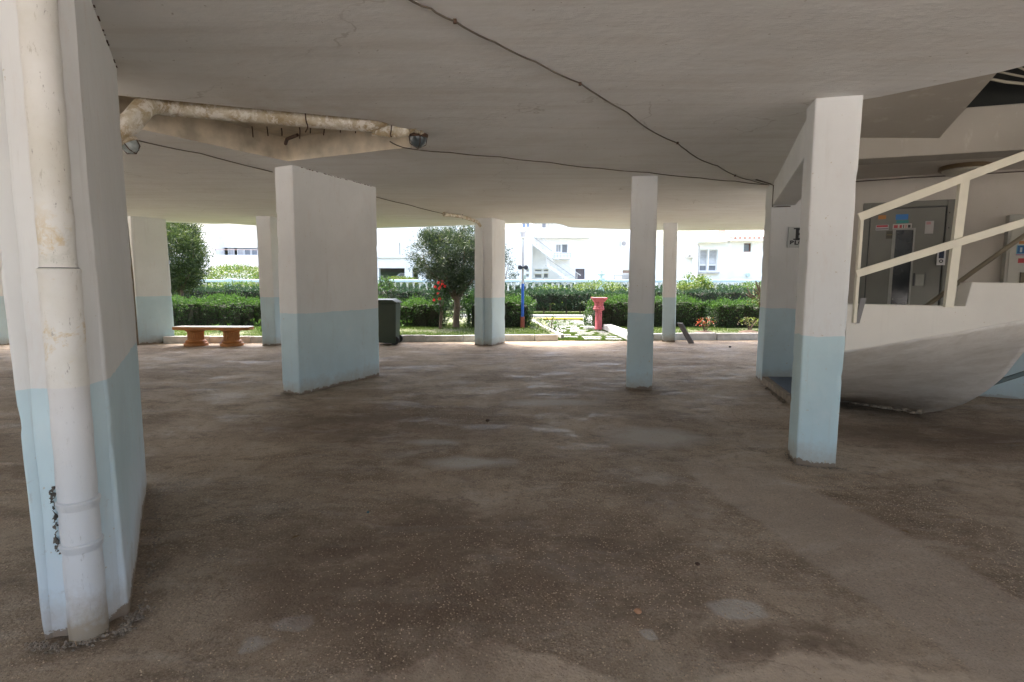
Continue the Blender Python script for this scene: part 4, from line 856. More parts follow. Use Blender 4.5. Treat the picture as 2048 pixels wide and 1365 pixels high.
# ---------------- foliage ----------------
def quads_to_obj(name, C, D1, D2, mats, mi=None, parent=None):
    n = len(C); V = np.empty((n, 4, 3)); V[:, 0] = C-D1; V[:, 1] = C+D2*.9-D1*.1; V[:, 2] = C+D1; V[:, 3] = C-D2*.9-D1*.1
    me = bpy.data.meshes.new(name); me.vertices.add(4*n); me.vertices.foreach_set('co', V.reshape(-1).astype(np.float32))
    me.loops.add(4*n); me.loops.foreach_set('vertex_index', np.arange(4*n, dtype=np.int32)); me.polygons.add(n)
    me.polygons.foreach_set('loop_start', np.arange(0, 4*n, 4, dtype=np.int32))
    for m in mats: me.materials.append(m)
    if mi is not None: me.polygons.foreach_set('material_index', mi.astype(np.int32))
    me.update(calc_edges=True); me.validate(); o = bpy.data.objects.new(name, me); COL.objects.link(o)
    if parent is not None: o.parent = parent
    return o
def unit(v): return v/np.maximum(np.linalg.norm(v, axis=1, keepdims=True), 1e-9)
def leaves(C, N, ln, wd, spread=.9, updir=None):
    n = len(C); d = unit(N+rng.normal(0, spread, (n, 3))) if updir is None else unit(updir+rng.normal(0, spread, (n, 3)))
    s = unit(np.cross(d, rng.normal(0, 1, (n, 3)))); k = rng.uniform(.6, 1.25, (n, 1)); return d*ln*.5*k, s*wd*.5*k
def fbm(x, y, z, s): return np.array([noise.noise((a*s, b*s, c*s)) for a, b, c in zip(x, y, z)])
def hedge(x0, x1, y0, y1, zb, zt, label, dens=1500, ln=.055, wd=.028, mats=None, group='clipped hedges in the garden', stems=0, round_end=0):
    t = thing('hedge', label, 'hedge', group); L = x1-x0; Dp = y1-y0; Hh = zt-zb
    areas = np.array([L*Hh*1.0, L*Dp, Dp*Hh, Dp*Hh, L*Hh*.25]); n = int(areas.sum()*dens); pick = rng.choice(5, n, p=areas/areas.sum())
    u = rng.random(n); v = rng.random(n); x = np.where(pick == 2, x0, np.where(pick == 3, x1, x0+u*L)); yy = np.where(pick == 0, y0, np.where(pick == 4, y1, np.where((pick == 1), y0+v*Dp, y0+u*Dp)))
    z = np.where(pick == 1, zt, zb+v*Hh)
    N = np.zeros((n, 3)); N[pick == 0, 1] = -1; N[pick == 1, 2] = 1; N[pick == 2, 0] = -1; N[pick == 3, 0] = 1; N[pick == 4, 1] = 1
    # round the corners in plan and section
    cx = np.clip(x, x0+.22, x1-.22); cy = np.clip(yy, y0+.22, y1-.22); cz = np.minimum(z, zt-.2)
    off = np.stack([x-cx, yy-cy, z-cz], 1); r = np.linalg.norm(off, axis=1); sc = np.where(r > .22, .22/np.maximum(r, 1e-6), 1); off *= sc[:, None]
    P_ = np.stack([cx, cy, cz], 1)+off
    b = fbm(P_[:, 0], P_[:, 1], P_[:, 2], 1.3)*.20+fbm(P_[:, 0], P_[:, 1], P_[:, 2], 4.5)*.13
    depth = rng.exponential(.065, n); Nn = unit(off+N*.3); P_ += Nn*(b-depth)[:, None]
    keep = P_[:, 2] > .1; P_ = P_[keep]; Nn = Nn[keep]; top = (P_[:, 2] > zt-.13)
    mi = (rng.random(len(P_)) < np.clip((P_[:, 2]-(zt-.42))/.40, 0, .85)**1.5).astype(int)
    d1, d2 = leaves(P_, Nn+np.array([0, 0, .35]), ln, wd, .7)
    # upright young shoots
    m = int(L*Dp*dens*.20); sx = rng.uniform(x0+.05, x1-.05, m); sy = rng.uniform(y0+.03, y1-.03, m); bb = fbm(sx, sy, np.full(m, zt), 1.3)*.20+fbm(sx, sy, np.full(m, zt), 4.5)*.13
    sz = zt+bb+rng.exponential(.035, m); C2 = np.stack([sx, sy, sz], 1); e1, e2 = leaves(C2, None, ln*1.15, wd*.7, .35, np.array([[0, 0, 1.]]).repeat(m, 0))
    quads_to_obj('foliage', np.vstack([P_, C2]), np.vstack([d1, e1]), np.vstack([d2, e2]), mats or [M_leaf, M_shoot], np.concatenate([mi, np.ones(m, int)]), t)
    cb = MB(); nx = max(3, int(L/.14))
    for i in range(nx):
        a = x0+.16+(L-.32)*i/nx; c = x0+.16+(L-.32)*(i+1)/nx; k = random.uniform(0, .12); q = random.uniform(0, .14); cb.box(a, c, y0+.10+k, y1-.10-k, zb+(random.uniform(.08, .3) if stems else -.02), zt-.08-q)
    cb.build('inner_twigs', M_core, t)
    for i in range(stems):
        a = x0+.2+(L-.4)*(i+.5)/stems+random.uniform(-.15, .15); yy_ = (y0+y1)/2+random.uniform(-.2, .1)
        MB().tube([(a, yy_, 0), (a+random.uniform(-.05, .05), yy_, zb*.6), (a+random.uniform(-.12, .12), yy_-.05, zb+.15)], [.035, .028, .02], 6).build('stem', M_bark, t, True)
    return at(t, ((x0+x1)/2, (y0+y1)/2, .09))
G1 = 'front row of clipped hedges'; G2 = 'back row of clipped hedges'
hedge(-14, -7.05, 16.2, 17.15, .1, .86, 'low clipped hedge behind the orange bench', 1500, group=G1)
hedge(-6.95, -2.0, 16.25, 17.2, .1, .84, 'clipped hedge behind the green bin, left of the tree trunk', 1500, group=G1)
hedge(-1.35, .62, 16.2, 17.4, .1, .93, 'round-ended hedge just right of the tree, behind the lamp post', 1500, group=G1)
hedge(2.35, 5.95, 16.6, 17.6, .1, .93, 'tall-topped hedge behind the red pedestal', 1500, group=G1)
hedge(6.0, 8.35, 16.4, 17.4, .1, .86, 'bushy hedge block behind the two rose stumps, right', 1500, group=G1)
hedge(8.5, 12, 16.4, 17.4, .1, .86, 'front hedge hidden partly by the lobby corner pillar', 900, group=G1)
F2 = [M_leaf2, M_leaf2]
hedge(-19, -3.6, 22.7, 24.0, .12, 1.12, 'long back hedge at left, above the front hedges', 620, .085, .035, F2, G2)
hedge(-3.5, 4.9, 22.7, 24.0, .36, 1.04, 'back hedge on bare stems across the end of the path', 950, .085, .035, F2, G2, stems=11)
hedge(5.0, 15, 22.7, 24.0, .12, 1.12, 'back hedge at right below the villa', 520, .085, .035, F2, G2)

def bush(name, c, rx, ry, rz, n, ln, wd, mats, label, cat_='bush', group=None, mi_frac=.3, trunk=True, hollow=.45, clump=None):
    t = thing(name, label, cat_, group); dirs = unit(rng.normal(0, 1, (n, 3))); rad = rng.uniform(hollow, 1, n)**.6
    if clump:
        k = clump; cd_ = unit(rng.normal(0, 1, (k, 3)))*(rng.uniform(.45, .92, (k, 1))); idx = rng.integers(0, k, n); Q = cd_[idx]+rng.normal(0, .13, (n, 3))
    else: Q = dirs*rad[:, None]*(1+.16*fbm(dirs[:, 0], dirs[:, 1], dirs[:, 2], 2.6))[:, None]
    P_ = Q*np.array([rx, ry, rz])+np.array(c); d1, d2 = leaves(P_, unit(Q)*.8+np.array([0, 0, .4]), ln, wd, .7)
    keep = P_[:, 2] > .1
    mi = (rng.random(n) < mi_frac*(Q[:, 2] > .1)).astype(int)
    quads_to_obj('foliage', P_[keep], d1[keep], d2[keep], mats, mi[keep], t)
    if trunk:
        for k in range(3): MB().tube([(c[0]+random.uniform(-.05, .05), c[1], .0), (c[0]+random.uniform(-.1, .1), c[1], c[2]*.6), (c[0]+rx*.5*(k-1), c[1], c[2]+.1)], [.03, .025, .01], 5).build('stem', M_bark, t, True)
    return at(t, (c[0], c[1], .07))
# big round tree at left
def tree(name, base, crown_c, crown_r, limbs, trunk_pts, trunk_r, nleaf, ln, wd, mats, label, clumps, tight=.12, mi=.35, fill=0.45):
    t = thing(name, label, 'tree'); MB().tube(trunk_pts, trunk_r, 10).build('trunk', M_bark, t, True)
    for lp in limbs: MB().tube(smooth_path([Vector(p) for p in lp], 3), [max(.012, .055*(1-i/(3*(len(lp)-1)+1))) for i in range(3*(len(lp)-1)+1)], 7).build('branch', M_bark, t, True)
    dirs = unit(rng.normal(0, 1, (clumps, 3))); rad = rng.uniform(fill, 1, clumps)**.5*(1+.30*fbm(dirs[:, 0], dirs[:, 1], dirs[:, 2], 3.1)); CC = dirs*rad[:, None]
    idx = rng.integers(0, clumps, nleaf); Q = CC[idx]+rng.normal(0, tight, (nleaf, 3)); P_ = Q*np.array(crown_r)+np.array(crown_c)
    axis = unit(unit(CC)+rng.normal(0, .5, CC.shape)+np.array([0, 0, .5]))[idx]
    d1, d2 = leaves(P_, axis, ln, wd, .55); m = (rng.random(nleaf) < mi*(.4+.6*(Q[:, 2] > .3))).astype(int)
    quads_to_obj('crown', P_, d1, d2, mats, m, t); return at(t, base)
tc = D['tree1']
tree('garden_tree', (tc[0], tc[1], .07), (tc[0]-.32, tc[1], 2.30), (1.22, 1.25, 1.36), [[(tc[0], tc[1], 1.0), (tc[0]-.4, tc[1], 1.7), (tc[0]-.7, tc[1], 2.6)], [(tc[0], tc[1], 1.0), (tc[0]+.4, tc[1], 1.8), (tc[0]+.6, tc[1], 2.7)]],
     [(tc[0], tc[1], 0), (tc[0]+.03, tc[1], .6), (tc[0], tc[1], 1.2), (tc[0]+.03, tc[1], 2.2)], [.11, .10, .08, .04], 46000, .085, .034, [M_conif, leaf_mat('round_tree_tip', (.06, .10, .028), (.12, .16, .05), .35)], 'dense round green tree at left behind the hedges', 700, .085, .3, .35)
tx, ty = -1.64, 16.2
tree('garden_tree', (tx, ty, .09), (-1.64, ty, 2.10), (1.16, 1.1, .95),
     [[(tx+.02, ty, .85), (tx-.35, ty-.1, 1.35), (tx-.75, ty-.1, 1.75), (tx-.95, ty, 2.2)], [(tx+.02, ty, .85), (tx+.35, ty+.1, 1.35), (tx+.75, ty, 1.7), (tx+.95, ty, 2.2)], [(tx, ty, .9), (tx-.1, ty+.2, 1.5), (tx-.3, ty+.3, 2.4)],
      [(tx, ty, .9), (tx+.2, ty-.2, 1.5), (tx+.3, ty-.3, 2.5)], [(tx, ty, .95), (tx-.2, ty-.3, 1.5), (tx-.5, ty-.5, 2.1)], [(tx, ty, .95), (tx+.25, ty+.3, 1.5), (tx+.5, ty+.5, 2.1)]],
     [(tx-.02, ty, 0), (tx, ty, .12), (tx+.01, ty, .4), (tx+.04, ty, .7), (tx+.02, ty, 1.0)], [.15, .105, .088, .085, .09], 42000, .095, .020, [M_olive, leaf_mat('tree_tip', (.045, .072, .03), (.09, .12, .05), .3)], 'spreading narrow-leaved tree with a bare trunk left of the far middle pillar', 230, .10, .22, .25)
tree('garden_tree', (-.4, 31, .07), (-.75, 31, 1.9), (1.0, .8, 1.4), [[(-.5, 31, .8), (-.4, 31, 1.5), (-.2, 31, 2.4)]], [(-.5, 31, 0), (-.5, 31, 1.2)], [.08, .05], 3000, .13, .05, [M_olive, M_olive], 'slender loose tree beyond the balustrade behind the far middle pillar', 60, .12)
LM = [M_lime, M_shoot]
f = D['far']
bush('bush', (-15.2, 31, 1.35), 2.4, 1.3, 1.0, 5200, .13, .07, LM, 'wide yellow-green bush beyond the balustrade at left')
bush('bush', (-17.6, 30, 1.5), .9, .9, .9, 1500, .13, .06, [M_lime, M_olive], 'loose reddish-stemmed shrub beside the round tree')
bush('bush', (3.9, 24.8, .95), 1.4, .8, .55, 3200, .09, .045, LM, 'yellow-green bush below the pale blue urn')
bush('bush', (1.75, 25.0, .85), 1.1, .7, .45, 1800, .09, .045, LM, 'low yellow-green bush under the balustrade in the middle', mi_frac=.6)
bush('bush', (8.25, 25.2, 1.20), .95, .8, .62, 3400, .10, .055, LM, 'bright yellow-green bush right of the far slim pillar', clump=60)
bush('bush', (9.6, 25.2, .95), 1.0, .8, .42, 2000, .09, .045, [M_leaf2, M_shoot], 'small dark green bush under the villa window')
bush('bush', (11.2, 25.2, 1.0), 1.4, .8, .5, 3000, .09, .045, LM, 'pale green bush under the villa small window', mi_frac=.6)
bush('bush', (-12.2, 25.0, 1.0), 2.0, .8, .42, 3000, .09, .045, LM, 'yellow-green bush above the back hedge at left', mi_frac=.5)
bush('bush', (-4.75, 21.0, 1.0), .42, .42, .62, 1300, .12, .05, [M_olive, M_shoot], 'upright glossy shrub beside the broad pillar', mi_frac=.5)
bush('bush', (-10.5, 25.2, 1.0), 1.2, .8, .38, 1500, .09, .045, [M_leaf2, M_shoot], 'green shrub behind the back hedge at far left', mi_frac=.5)
bush('shrub', (-1.72, 17.6, .62), .35, .35, .5, 700, .07, .035, [M_olive, M_shoot], 'pale loose shrub between the hedges behind the trunk')
fb = bush('flowering_bush', (-2.02, 15.75, .98), .26, .22, .50, 900, .07, .03, [M_leaf, M_shoot], 'bush with bright red flowers left of the tree trunk')
for p in D['flower']:
    b = MB(); c = Vector(p)+Vector((random.uniform(-.01, .01), random.uniform(-.08, .05), 0))
    for k in range(9):
        a = random.uniform(0, 6.28); e = Vector((math.cos(a), -.5, math.sin(a)))*.045; q = Vector((-math.sin(a), 0, math.cos(a)))*.022
        b.add([c, c+e*.6+q, c+e, c+e*.6-q], [(0, 1, 2, 3)])
    o = b.build('flower', M_red, fb); o.location = -Vector(fb.location)
# grasses and weeds in front of the hedges
def weed(c, n, h, label, mats=(M_shoot,), name='weed', sp=.14):
    t = thing(name, label, 'plant'); P_ = np.stack([rng.normal(c[0], sp, n), rng.normal(c[1], sp*.7, n), c[2]+rng.random(n)*h], 1); d1, d2 = leaves(P_, None, .10, .03, .6, np.array([[0, 0, 1.]]).repeat(n, 0))
    mi = rng.integers(0, len(mats), n); quads_to_obj('foliage', P_, d1, d2, list(mats), mi, t)
    for k in range(4): MB().tube([(c[0], c[1], c[2]-.02), (c[0]+random.uniform(-.08, .08), c[1], c[2]+h*.9)], .006, 4).build('stem', M_bark, t)
    return at(t, c)
weed((-6.6, 14.6, .09), 90, .38, 'leafy weed behind the bench seat, left of its middle'); weed((-5.9, 14.9, .09), 70, .42, 'upright leafy weed behind the bench end near the pillar')
weed((-7.6, 14.4, .09), 60, .2, 'small weed at the left end of the bench'); weed((-5.45, 15.0, .09), 80, .45, 'reddish-green weed beside the far pillar right of the bench', (M_shoot, leaf_mat('red_leaf', (.15, .05, .03), (.22, .10, .05), .3)))
weed((1.05, 14.9, .09), 130, .42, 'tangled weeds at the near left corner of the path', (M_shoot, M_olive), sp=.2); weed((.75, 15.9, .09), 90, .35, 'pale weeds at the foot of the lamp post', (M_lime, M_olive)); weed((-3.2, 15.8, .09), 60, .25, 'low weeds between the bin and the hedge')
M_rose = leaf_mat('rose_leaf', (.10, .06, .03), (.13, .16, .04), .3); M_rosered = leaf_mat('rose_red_leaf', (.35, .04, .03), (.4, .10, .05), .3)
def rose(c, label, mats):
    t = thing('rose_bush', label, 'rose bush'); 
    for k in range(7):
        a = random.uniform(0, 6.28); MB().tube([(c[0], c[1], c[2]), (c[0]+.08*math.cos(a), c[1]+.05*math.sin(a), c[2]+.18), (c[0]+.2*math.cos(a), c[1]+.12*math.sin(a), c[2]+.32)], [.012, .009, .005], 5).build('stem', M_bark, t)
    n = 130; P_ = np.stack([rng.normal(c[0], .14, n), rng.normal(c[1], .1, n), c[2]+.18+rng.random(n)*.22], 1); d1, d2 = leaves(P_, np.tile([[0, 0, .5]], (n, 1)), .06, .035, .8); quads_to_obj('foliage', P_, d1, d2, mats, rng.integers(0, 2, n), t)
    b = MB(); b.lathe((c[0], c[1], .08), [(.33, 0), (.25, .04), (.1, .07), (.02, .08)], 12); b.build('earth_mound', simple('bare_earth', (.09, .055, .035), .95, 0, .4, 12, .8), t, True)
    return at(t, c)
rose((5.15, 14.75, .1), 'low rose bush with red tips on the lawn, left of the two', [M_rose, M_rosered]); rose((6.45, 15.0, .1), 'low yellow-green rose bush on the lawn, right of the two', [M_rose, M_lime])
bt_ = thing('pruned_tree', 'hard-pruned bare tree with stubby forked branches at right', 'tree')
B_ = [Vector(p) for p in D['bare']]
MB().tube([(7.1, 15.6, .05), (7.06, 15.6, .5), (6.95, 15.62, .92)], [.06, .05, .045], 8).build('trunk', M_bark, bt_, True)
for l in ([(6.95, 15.6, .90), (6.8, 15.6, 1.05), (6.65, 15.6, 1.12), (6.58, 15.6, 1.3)], [(6.95, 15.6, .9), (6.88, 15.6, 1.15), (6.76, 15.6, 1.27)], [(6.9, 15.6, .95), (6.93, 15.6, 1.2), (6.90, 15.6, 1.46)], [(6.92, 15.6, 1.2), (6.85, 15.6, 1.35), (6.80, 15.6, 1.5)], [(6.93, 15.6, 1.2), (7.03, 15.6, 1.32), (7.1, 15.6, 1.5)],
          [(6.95, 15.6, .9), (7.08, 15.6, 1.05), (7.2, 15.6, 1.3)], [(6.8, 15.6, 1.05), (6.72, 15.6, 1.0), (6.55, 15.6, 1.12)], [(7.03, 15.6, 1.32), (6.99, 15.6, 1.4), (6.98, 15.6, 1.55)]): MB().tube(l, [.030]+[.024]*(len(l)-2)+[.014], 6).build('branch', M_bark, bt_, True)
n = 260; P_ = np.stack([rng.normal(6.98, .16, n), rng.normal(15.6, .12, n), rng.normal(.98, .12, n)], 1); d1, d2 = leaves(P_, np.tile([[0, 0, .5]], (n, 1)), .07, .04, .8); quads_to_obj('foliage', P_, d1, d2, [M_shoot, M_rose], rng.integers(0, 2, n), bt_); at(bt_, (7.1, 15.6, .09))

hedge(-19, 16, 27.6, 28.6, .1, 1.28, 'dark green hedge seen between the balusters', 260, .12, .05, F2, 'clipped hedges in the garden')
hedge(-9, 9, 25.7, 26.6, .05, .62, 'low planting along the foot of the balustrade', 300, .10, .04, [M_leaf2, M_shoot], 'clipped hedges in the garden')
# lawn grass
def grass(name, pts_, h, label):
    n = len(pts_); d = rng.normal(0, .35, (n, 3)); d[:, 2] = 1; d = unit(d)*rng.uniform(.5, 1.3, (n, 1))*h; s = unit(np.cross(d, rng.normal(0, 1, (n, 3))))*.006
    V = np.empty((n, 3, 3)); V[:, 0] = pts_-s; V[:, 1] = pts_+s; V[:, 2] = pts_+d
    me = bpy.data.meshes.new(name); me.vertices.add(3*n); me.vertices.foreach_set('co', V.reshape(-1).astype(np.float32)); me.loops.add(3*n); me.loops.foreach_set('vertex_index', np.arange(3*n, dtype=np.int32)); me.polygons.add(n)
    me.polygons.foreach_set('loop_start', np.arange(0, 3*n, 3, dtype=np.int32)); me.materials.append(M_grass); me.update(calc_edges=True)
    o = bpy.data.objects.new(name, me); COL.objects.link(o); return tag(o, label, 'grass', kind='stuff')
n = 150000; gx = rng.uniform(-13, 12, n); gy = kerb_y(gx)+.12+rng.random(n)**1.3*4.6; k = ((gx < 1.0-.05*(gy-14)) | (gx > 3.14)) & (gy < 20.6)
pat = fbm(gx[k], gy[k], gy[k]*0, .9); kk = rng.random(k.sum()) < np.clip(.75+pat*1.6, .12, 1); GP = np.stack([gx[k][kk], gy[k][kk], np.full(kk.sum(), .085)], 1)
grass('lawn_grass', GP, .055, 'short green grass on the lawn behind the kerb')
n = 160000; gx = rng.uniform(.8, 2.95, n); gy = 13.62+rng.random(n)**1.3*7.2; k = (gx > 1.17-.07*(gy-13.6)) & (gx < 2.88-.034*(gy-13.6)); pat = fbm(gx, gy, gy*0, 1.5)
inj = np.ones(n, bool)
for (pa, pb, py0, py1) in PAV: inj &= ~((gx > pa+.015) & (gx < pb-.015) & (gy > py0+.015) & (gy < py1-.015))
k &= (inj & (rng.random(n) < np.clip(.8+pat*1.5, .2, 1))) | (rng.random(n) < np.clip(pat*.5-.05, 0, .2))
grass('joint_grass', np.stack([gx[k], gy[k], np.full(k.sum(), -.004)], 1), .030, 'grass and weeds growing in the joints of the path slabs')
n = 30000; gx = rng.uniform(-3.2, 5.2, n); gy = rng.uniform(21.5, 25, n); grass('lawn_grass', np.stack([gx, gy, np.full(n, .065)], 1), .06, 'grass seen under the stems of the back hedge')

# ---------------- bench ----------------
bn = thing('bench', 'orange concrete bench on two fluted pedestals at left', 'bench'); bx0, bx1 = D['benchx'][2], D['benchx'][3]; by = 12.28
def roundrect(x0, x1, y0, y1, r, n=6):
    P_ = []
    for cx, cy, a0 in ((x1-r, y0+r, -90), (x1-r, y1-r, 0), (x0+r, y1-r, 90), (x0+r, y0+r, 180)):
        for k in range(n+1): a = R(a0+90*k/n); P_.append((cx+r*math.cos(a), cy+r*math.sin(a)))
    return P_
MB().prism(roundrect(bx0, bx1, by-.2, by+.2, .12), .355, .418).build('seat_slab', M_orange, bn, bevel=.012)
MB().prism(roundrect(bx0+.012, bx1-.012, by-.188, by+.188, .11), .418, .424).build('seat_top_sheen', M_benchsheen, bn)
for x in D['benchx'][:2]:
    MB().lathe((x, by, 0), [(.24, 0), (.245, .03), (.235, .06), (.205, .07), (.215, .09), (.20, .115), (.17, .13), (.165, .15), (.165, .29), (.17, .31), (.20, .33), (.22, .345), (.22, .356)], 44, .09, (.13, .31)).build('pedestal', M_orange, bn, True)
at(bn, ((bx0+bx1)/2, by, 0))
# ---------------- wheelie bin ----------------
wb_ = thing('wheelie_bin', 'dark green plastic wheelie bin behind the broad pillar', 'bin'); X0, X1, Y0, Y1 = -3.14, -2.635, 12.45, 13.0
b = MB(); lo = [(X0+.05, Y0+.05, .05), (X1-.0, Y0+.05, .03), (X1-.0, Y1-.05, .03), (X0+.05, Y1-.05, .05)]; hi = [(X0, Y0, .93), (X1+.03, Y0, .93), (X1+.03, Y1, .93), (X0, Y1, .93)]
b.add(lo+hi, [(3, 2, 1, 0), (4, 5, 6, 7), (0, 1, 5, 4), (1, 2, 6, 5), (2, 3, 7, 6), (3, 0, 4, 7)]); b.build('body', M_bin, wb_, bevel=.02)
MB().box(X0-.02, X1+.05, Y0-.02, Y1+.02, .93, .965).build('rim', M_bin, wb_, bevel=.008)
b = MB(); b.add([(X0-.03, Y0-.03, .965), (X1+.055, Y0-.03, .965), (X1+.055, Y1+.03, .965), (X0-.03, Y1+.03, .965), (X0, Y0+.02, 1.02), (X1-.06, Y0+.02, 1.02), (X1-.06, Y1-.02, 1.035), (X0, Y1-.02, 1.035)], [(3, 2, 1, 0), (4, 5, 6, 7), (0, 1, 5, 4), (1, 2, 6, 5), (2, 3, 7, 6), (3, 0, 4, 7)]); b.build('lid', M_bin, wb_, bevel=.012)
MB().tube([(X1+.07, Y0+.06, .95), (X1+.07, Y1-.06, .95)], .014, 8).build('handle', M_bin, wb_, True)
for yy_ in (Y0+.06, Y1-.08): 
    w_ = MB(); w_.tube([(X1-.03, yy_, .10), (X1-.03, yy_+.045, .10)], .10, 20); w_.build('wheel', M_rubber, wb_, True)
at(wb_, (-2.85, 12.7, 0))
# ---------------- lamp post ----------------
lp = thing('lamp_post', 'white and blue garden lamp post with a lantern top', 'lamp post'); X = .305; Y = 16.1
def pz(z): return (z-1.45)*Y/16.8+1.45
MB().tube([(X, Y, .05), (X, Y, pz(.377))], .062, 12).build('base', M_redb, lp, True); MB().tube([(X, Y, pz(.377)), (X, Y, pz(1.372))], .042, 12).build('lower_pole', M_bluep, lp, True)
MB().tube([(X, Y, pz(1.372)), (X, Y, pz(2.2)), (X, Y, pz(2.708))], [.038, .036, .018], 12).build('upper_pole', simple('pole_grey', (.42, .43, .44), .5), lp, True)
MB().lathe((X, Y, pz(2.70)), [(.02, 0), (.06, .02), (.075, .06)], 12).build('lantern_cup', M_white, lp, True); MB().lathe((X, Y, pz(2.70)+.06), [(.062, 0), (.085, .13), (.085, .15)], 8).build('lantern_glass', simple('lantern_glass', (.45, .47, .5), .2, 0, .1, 3, 0), lp)
MB().lathe((X, Y, pz(2.70)+.21), [(.11, 0), (.10, .02), (.06, .07), (.02, .09), (.015, .12)], 12).build('lantern_cap', simple('lantern_cap', (.5, .5, .52), .5), lp, True)
MB().bar((X-.10, Y-.05, pz(1.865)), (X+.10, Y-.05, pz(1.865)), .02, .02).build('bracket', M_rubber, lp)
for s in (-.085, .085): MB().tube([(X+s, Y-.02, pz(1.865)+.02), (X+s, Y-.13, pz(1.865)-.01)], [.045, .065], 12).build('floodlight', flat('floodlight_navy', (.03, .04, .07)), lp, True)
MB().box(X+.01, X+.09, Y-.07, Y-.0, pz(1.50), pz(1.63)).build('junction_box', simple('junction_box', (.45, .6, .58), .5), lp, bevel=.006)
at(lp, (X, Y, .08))
# ---------------- red pedestal ----------------
pk = thing('pedestal', 'faded red fluted column pedestal with a wide capital beside the path', 'pedestal'); X = 2.545; Y = 16.3
MB().lathe((X, Y, .05), [(.105, 0), (.105, .03), (.10, .05), (.098, .55), (.10, .58)], 28, .12, (.04, .56)).build('shaft', M_pink, pk, True)
MB().lathe((X, Y, .60), [(.11, 0), (.155, .02), (.165, .06), (.15, .08), (.152, .12), (.13, .14), (.135, .20), (.15, .26)], 8).build('capital', M_pink, pk)
b = MB(); b.add([(X-.15, Y-.15, .86), (X+.15, Y-.15, .86), (X+.15, Y+.15, .86), (X-.15, Y+.15, .86), (X-.215, Y-.215, .965), (X+.215, Y-.215, .965), (X+.215, Y+.215, .965), (X-.215, Y+.215, .965), (X-.22, Y-.22, .985), (X+.22, Y-.22, .985), (X+.22, Y+.22, .985), (X-.22, Y+.22, .985)],
      [(3, 2, 1, 0), (8, 9, 10, 11)]+[(i, (i+1) % 4, 4+(i+1) % 4, 4+i) for i in range(4)]+[(4+i, 4+(i+1) % 4, 8+(i+1) % 4, 8+i) for i in range(4)]); b.build('abacus', M_pink, pk)
at(pk, (X, Y, .09))
# ---------------- leaning slab ----------------
b = MB(); a = Vector((4.20, 13.05, .0)); tp = Vector((4.01, 13.35, .46)); w = Vector((.13, .22, 0)).normalized()*.0
q = [Vector((4.16, 13.0, .0)), Vector((4.30, 13.05, .0)), Vector((4.11, 13.38, .445)), Vector((3.97, 13.33, .455))]
b.slab(q, Vector((.10, .16, .02))*.35); tag(b.build('stone_slab', M_stone, bevel=.004), 'dark slab leaning against the far slim pillar', 'slab')
b = MB().slab([q[3]+Vector((-.004, 0, .002)), q[2]+Vector((0, 0, .002)), q[2]+Vector((.036, .057, .009)), q[3]+Vector((.032, .057, .009))], (0, 0, .006)); b.build('slab_edge', M_kerb, bpy.data.objects['stone_slab'])
# ---------------- loose stones and litter ----------------
def pebble(c, s, mat, label, name='pebble', cat_='stone', flat_=.6):
    bm = bmesh.new(); bmesh.ops.create_icosphere(bm, subdivisions=2, radius=s)
    for v in bm.verts: v.co *= 1+.25*noise.noise(v.co*(2.2/s)+Vector((c[0], c[1], 0))); v.co.z *= flat_
    me = bpy.data.meshes.new(name); bm.to_mesh(me); bm.free(); me.materials.append(mat); o = bpy.data.objects.new(name, me); o.location = (c[0], c[1], s*flat_*.7); COL.objects.link(o); return tag(o, label, cat_)
pebble((.56, 2.302), .017, simple('orange_stone', (.42, .22, .12), .8), 'small orange stone on the floor above the pale round patch')
pebble((-.251, 5.649), .022, M_rust, 'small dark lump on the floor in the middle distance'); pebble((.961, 2.721), .013, M_rust, 'tiny dark stone on the brown floor, right of centre')
pebble((-.9, 3.35), .010, simple('teal_scrap', (.05, .12, .14), .6), 'tiny blue-green scrap on the dark floor'); pebble((4.871, 12.316), .03, M_stone, 'dark stone on the floor near the leaning slab')
def leaf_litter(c, a, label):
    d = Vector((math.cos(a), math.sin(a), 0)); s = Vector((-d.y, d.x, 0)); c = Vector(c)
    b = MB().add([c-d*.03, c+s*.012+Vector((0, 0, .006)), c+d*.035, c-s*.012+Vector((0, 0, .004))], [(0, 1, 2, 3)]); return tag(b.build('dry_leaf', simple('dry_leaf', (.16, .10, .04), .8)), label, 'leaf')
leaf_litter((-1.69, 5.48, .006), .3, 'curled dry leaf on the floor in front of the broad pillar'); leaf_litter((-1.22, 3.0, .006), .9, 'dry twig-like leaf on the floor right of the near pillar'); leaf_litter((2.3, 3.1, .006), 2.0, 'small pale leaf on the floor below the near right pillar')
# worn-out aggregate: small stones standing proud of the screed
def pebble_field(n=26000):
    V = []; Fc = []; base = np.array([(1, 0, 0), (-.5, .87, 0), (-.5, -.87, 0), (0, 0, .8)]); cnt = 0; out_v = []; out_f = []
    while cnt < n:
        x = rng.uniform(-2.6, 3.0); y = 1.3+rng.random()**1.5*5.2
        if rng.random() > .10+1.6*max(0, noise.noise((x*.9, y*.9, 5)))+.8*math.exp(-((x-.1)/1.0)**2-((y-2.6)/.7)**2): continue
        s = rng.uniform(.002, .0058); a = rng.uniform(0, 6.28); ca, sa = math.cos(a), math.sin(a); z = ground_h(x, y)
        for p in base: out_v.append((x+s*(p[0]*ca-p[1]*sa), y+s*(p[0]*sa+p[1]*ca), z+s*p[2]))
        k = cnt*4; out_f += [(k, k+1, k+3), (k+1, k+2, k+3), (k+2, k, k+3)]; cnt += 1
    t = NT('aggregate_stone'); g = t.n('NewGeometry'); m = t.done(t.mix(g.outputs['Random Per Island'], (.20, .13, .08), (.52, .40, .27)), .6)
    return tag(MB().add(out_v, out_f).build('exposed_aggregate', m), 'tiny tan pebbles exposed in the worn concrete floor', 'gravel', kind='stuff')
pebble_field()

